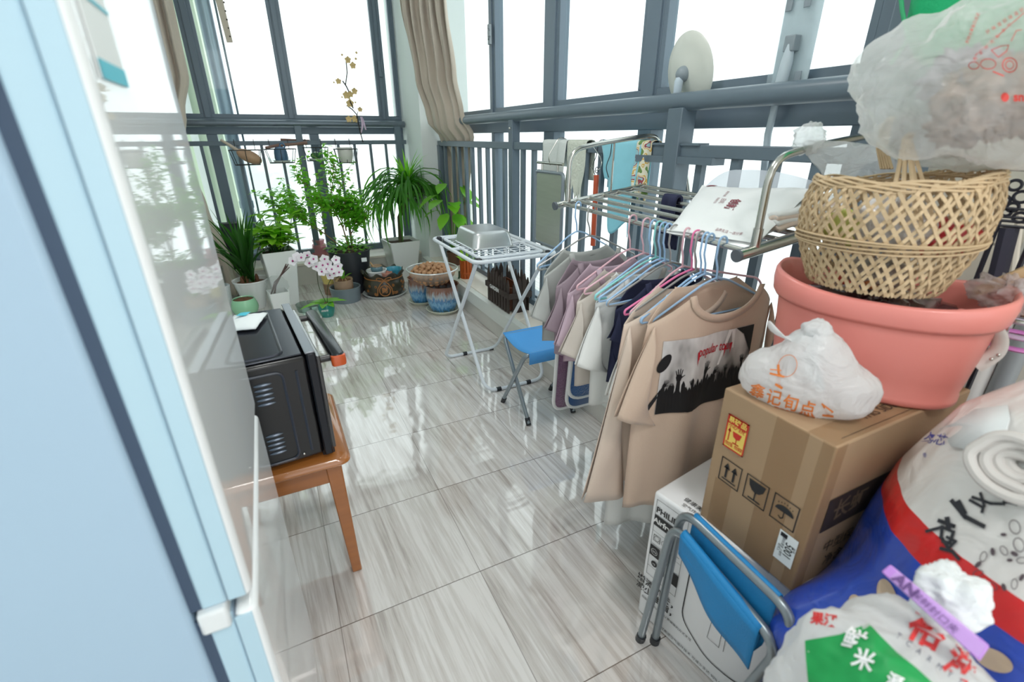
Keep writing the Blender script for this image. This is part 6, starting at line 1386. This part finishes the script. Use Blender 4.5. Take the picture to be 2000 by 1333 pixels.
# ================================================================ FAR RIGHT CORNER, BEHIND THE BUCKET
ir = mat('wrought_iron', '#22222c', .45)
t = thing('iron_stand', 'black wrought iron scroll plant stand against the tiled wall', 'stand', (1.36, .40, LZ))
def ringx(x, u, v, ru, m_=ir):
    c = Px(u, v, x); e = (Px(u+ru, v, x)-c).length; return B().tube([c+Vector((0, e*math.cos(a), e*.9*math.sin(a))) for a in [2*PI*i/28 for i in range(28)]], .003, 6, True)
for (u, v, r_) in ((1982, 362, 14), (1995, 385, 16), (1960, 392, 13), (1978, 405, 12), (1992, 425, 14), (1965, 415, 10)): ringx(1.33, u, v, r_).build('scroll', ir, t, smooth=True)
for v in (408, 425, 433, 443): B().tube([Px(1945, v-3, 1.33), Px(2040, v+5, 1.33)], .003, 6).build('rail', ir, t, smooth=True)
for u in (1952, 2030): B().tube([Px(u, 430, 1.33), (1.34, Px(u, 430, 1.33).y, LZ)], .005, 6).build('leg', ir, t, smooth=True)
B().tube([Px(1972, 445, 1.34), Px(1935, 590, 1.34)], .016, 8).build('dark_sleeve', mat('dark_sleeve', '#2d2c3c', .6), t, smooth=True)
for (a_, b_, r_, la) in (((1885, 608), (2005, 425), .006, 'thin cream cane leaning by the iron stand, sloping the most'), ((1972, 580), (1995, 400), .007, 'upright cream cane behind the iron stand')):
    tag(B().tube([Px(*a_, 1.39), Px(*b_, 1.39)], r_, 8).build('cane', mat('cane_cream', '#d8cfc0', .5), smooth=True), la, 'cane', 'canes in the far right corner')
for u, m_, la, r_ in ((1915, mat('pipe_white', '#eceae4', .35), 'white plastic pipe on the tiled wall at the right edge', .022), (1965, mat('pipe_grey', '#9aa0a2', .4), 'grey pipe on the tiled wall at the right edge', .02)):
    c = Px(u, 720, 1.42); tag(B().tube([(1.435, c.y, LZ), (1.435, c.y, 1.0)], r_, 14).build('wall_pipe', m_, smooth=True), la, 'pipe')
a_, b_ = Px(1895, 585, 1.12), Px(2030, 535, 1.16)
tag(B().add([a_, b_, b_+Vector((.0, 0, .028)), a_+Vector((0, 0, .02)), a_+Vector((.006, .004, 0)), b_+Vector((.006, .004, 0)), b_+Vector((.006, .004, .028)), a_+Vector((.006, .004, .02))], [(0, 1, 2, 3), (7, 6, 5, 4), (0, 4, 5, 1), (1, 5, 6, 2), (2, 6, 7, 3), (3, 7, 4, 0)]).build('cardboard_strip', mat('strip_card', '#c4a57e', .7)), 'tan cardboard strip sticking out of the right side of the bucket', 'cardboard')
c = Px(1985, 578, 1.13); tag(Blob(c, (.05, .06, .028), amp=.6, fr=4, seed=3).mesh(50, 30).build('plastic_wrap', film('wrap_film', '#e9dcdc', .45, .15, .6, .8, 20), smooth='all'), 'crumpled pinkish clear plastic wrap on the right end of the bucket', 'plastic wrap')
c = Px(1985, 655, 1.22); t = thing('lilac_ring_basket', 'lilac plastic basket rim with round holes at the right edge of the picture', 'basket', c)
for dz, m_ in ((.012, mat('lilac_pale', '#d9c3e4', .4)), (-.010, mat('lilac_pink', '#cf7fc4', .4))): B().tube([c+Vector((.06*math.cos(a), .06*math.sin(a), dz)) for a in [2*PI*i/32 for i in range(32)]], .009, 8, True, flat=.5).build('hoop', m_, t, smooth=True)
c = Px(1990, 622, 1.2); t = thing('steel_ring', 'small steel ring stand beside the lilac basket', 'ring', c)
B().tube([c+Vector((.03*math.cos(a), .03*math.sin(a), 0)) for a in [2*PI*i/28 for i in range(28)]], .005, 8, True).build('ring', steel, t, smooth=True); B().tube([c+Vector((-.03, 0, 0)), c+Vector((-.03, 0, -.05))], .003, 6).build('stem', steel, t)
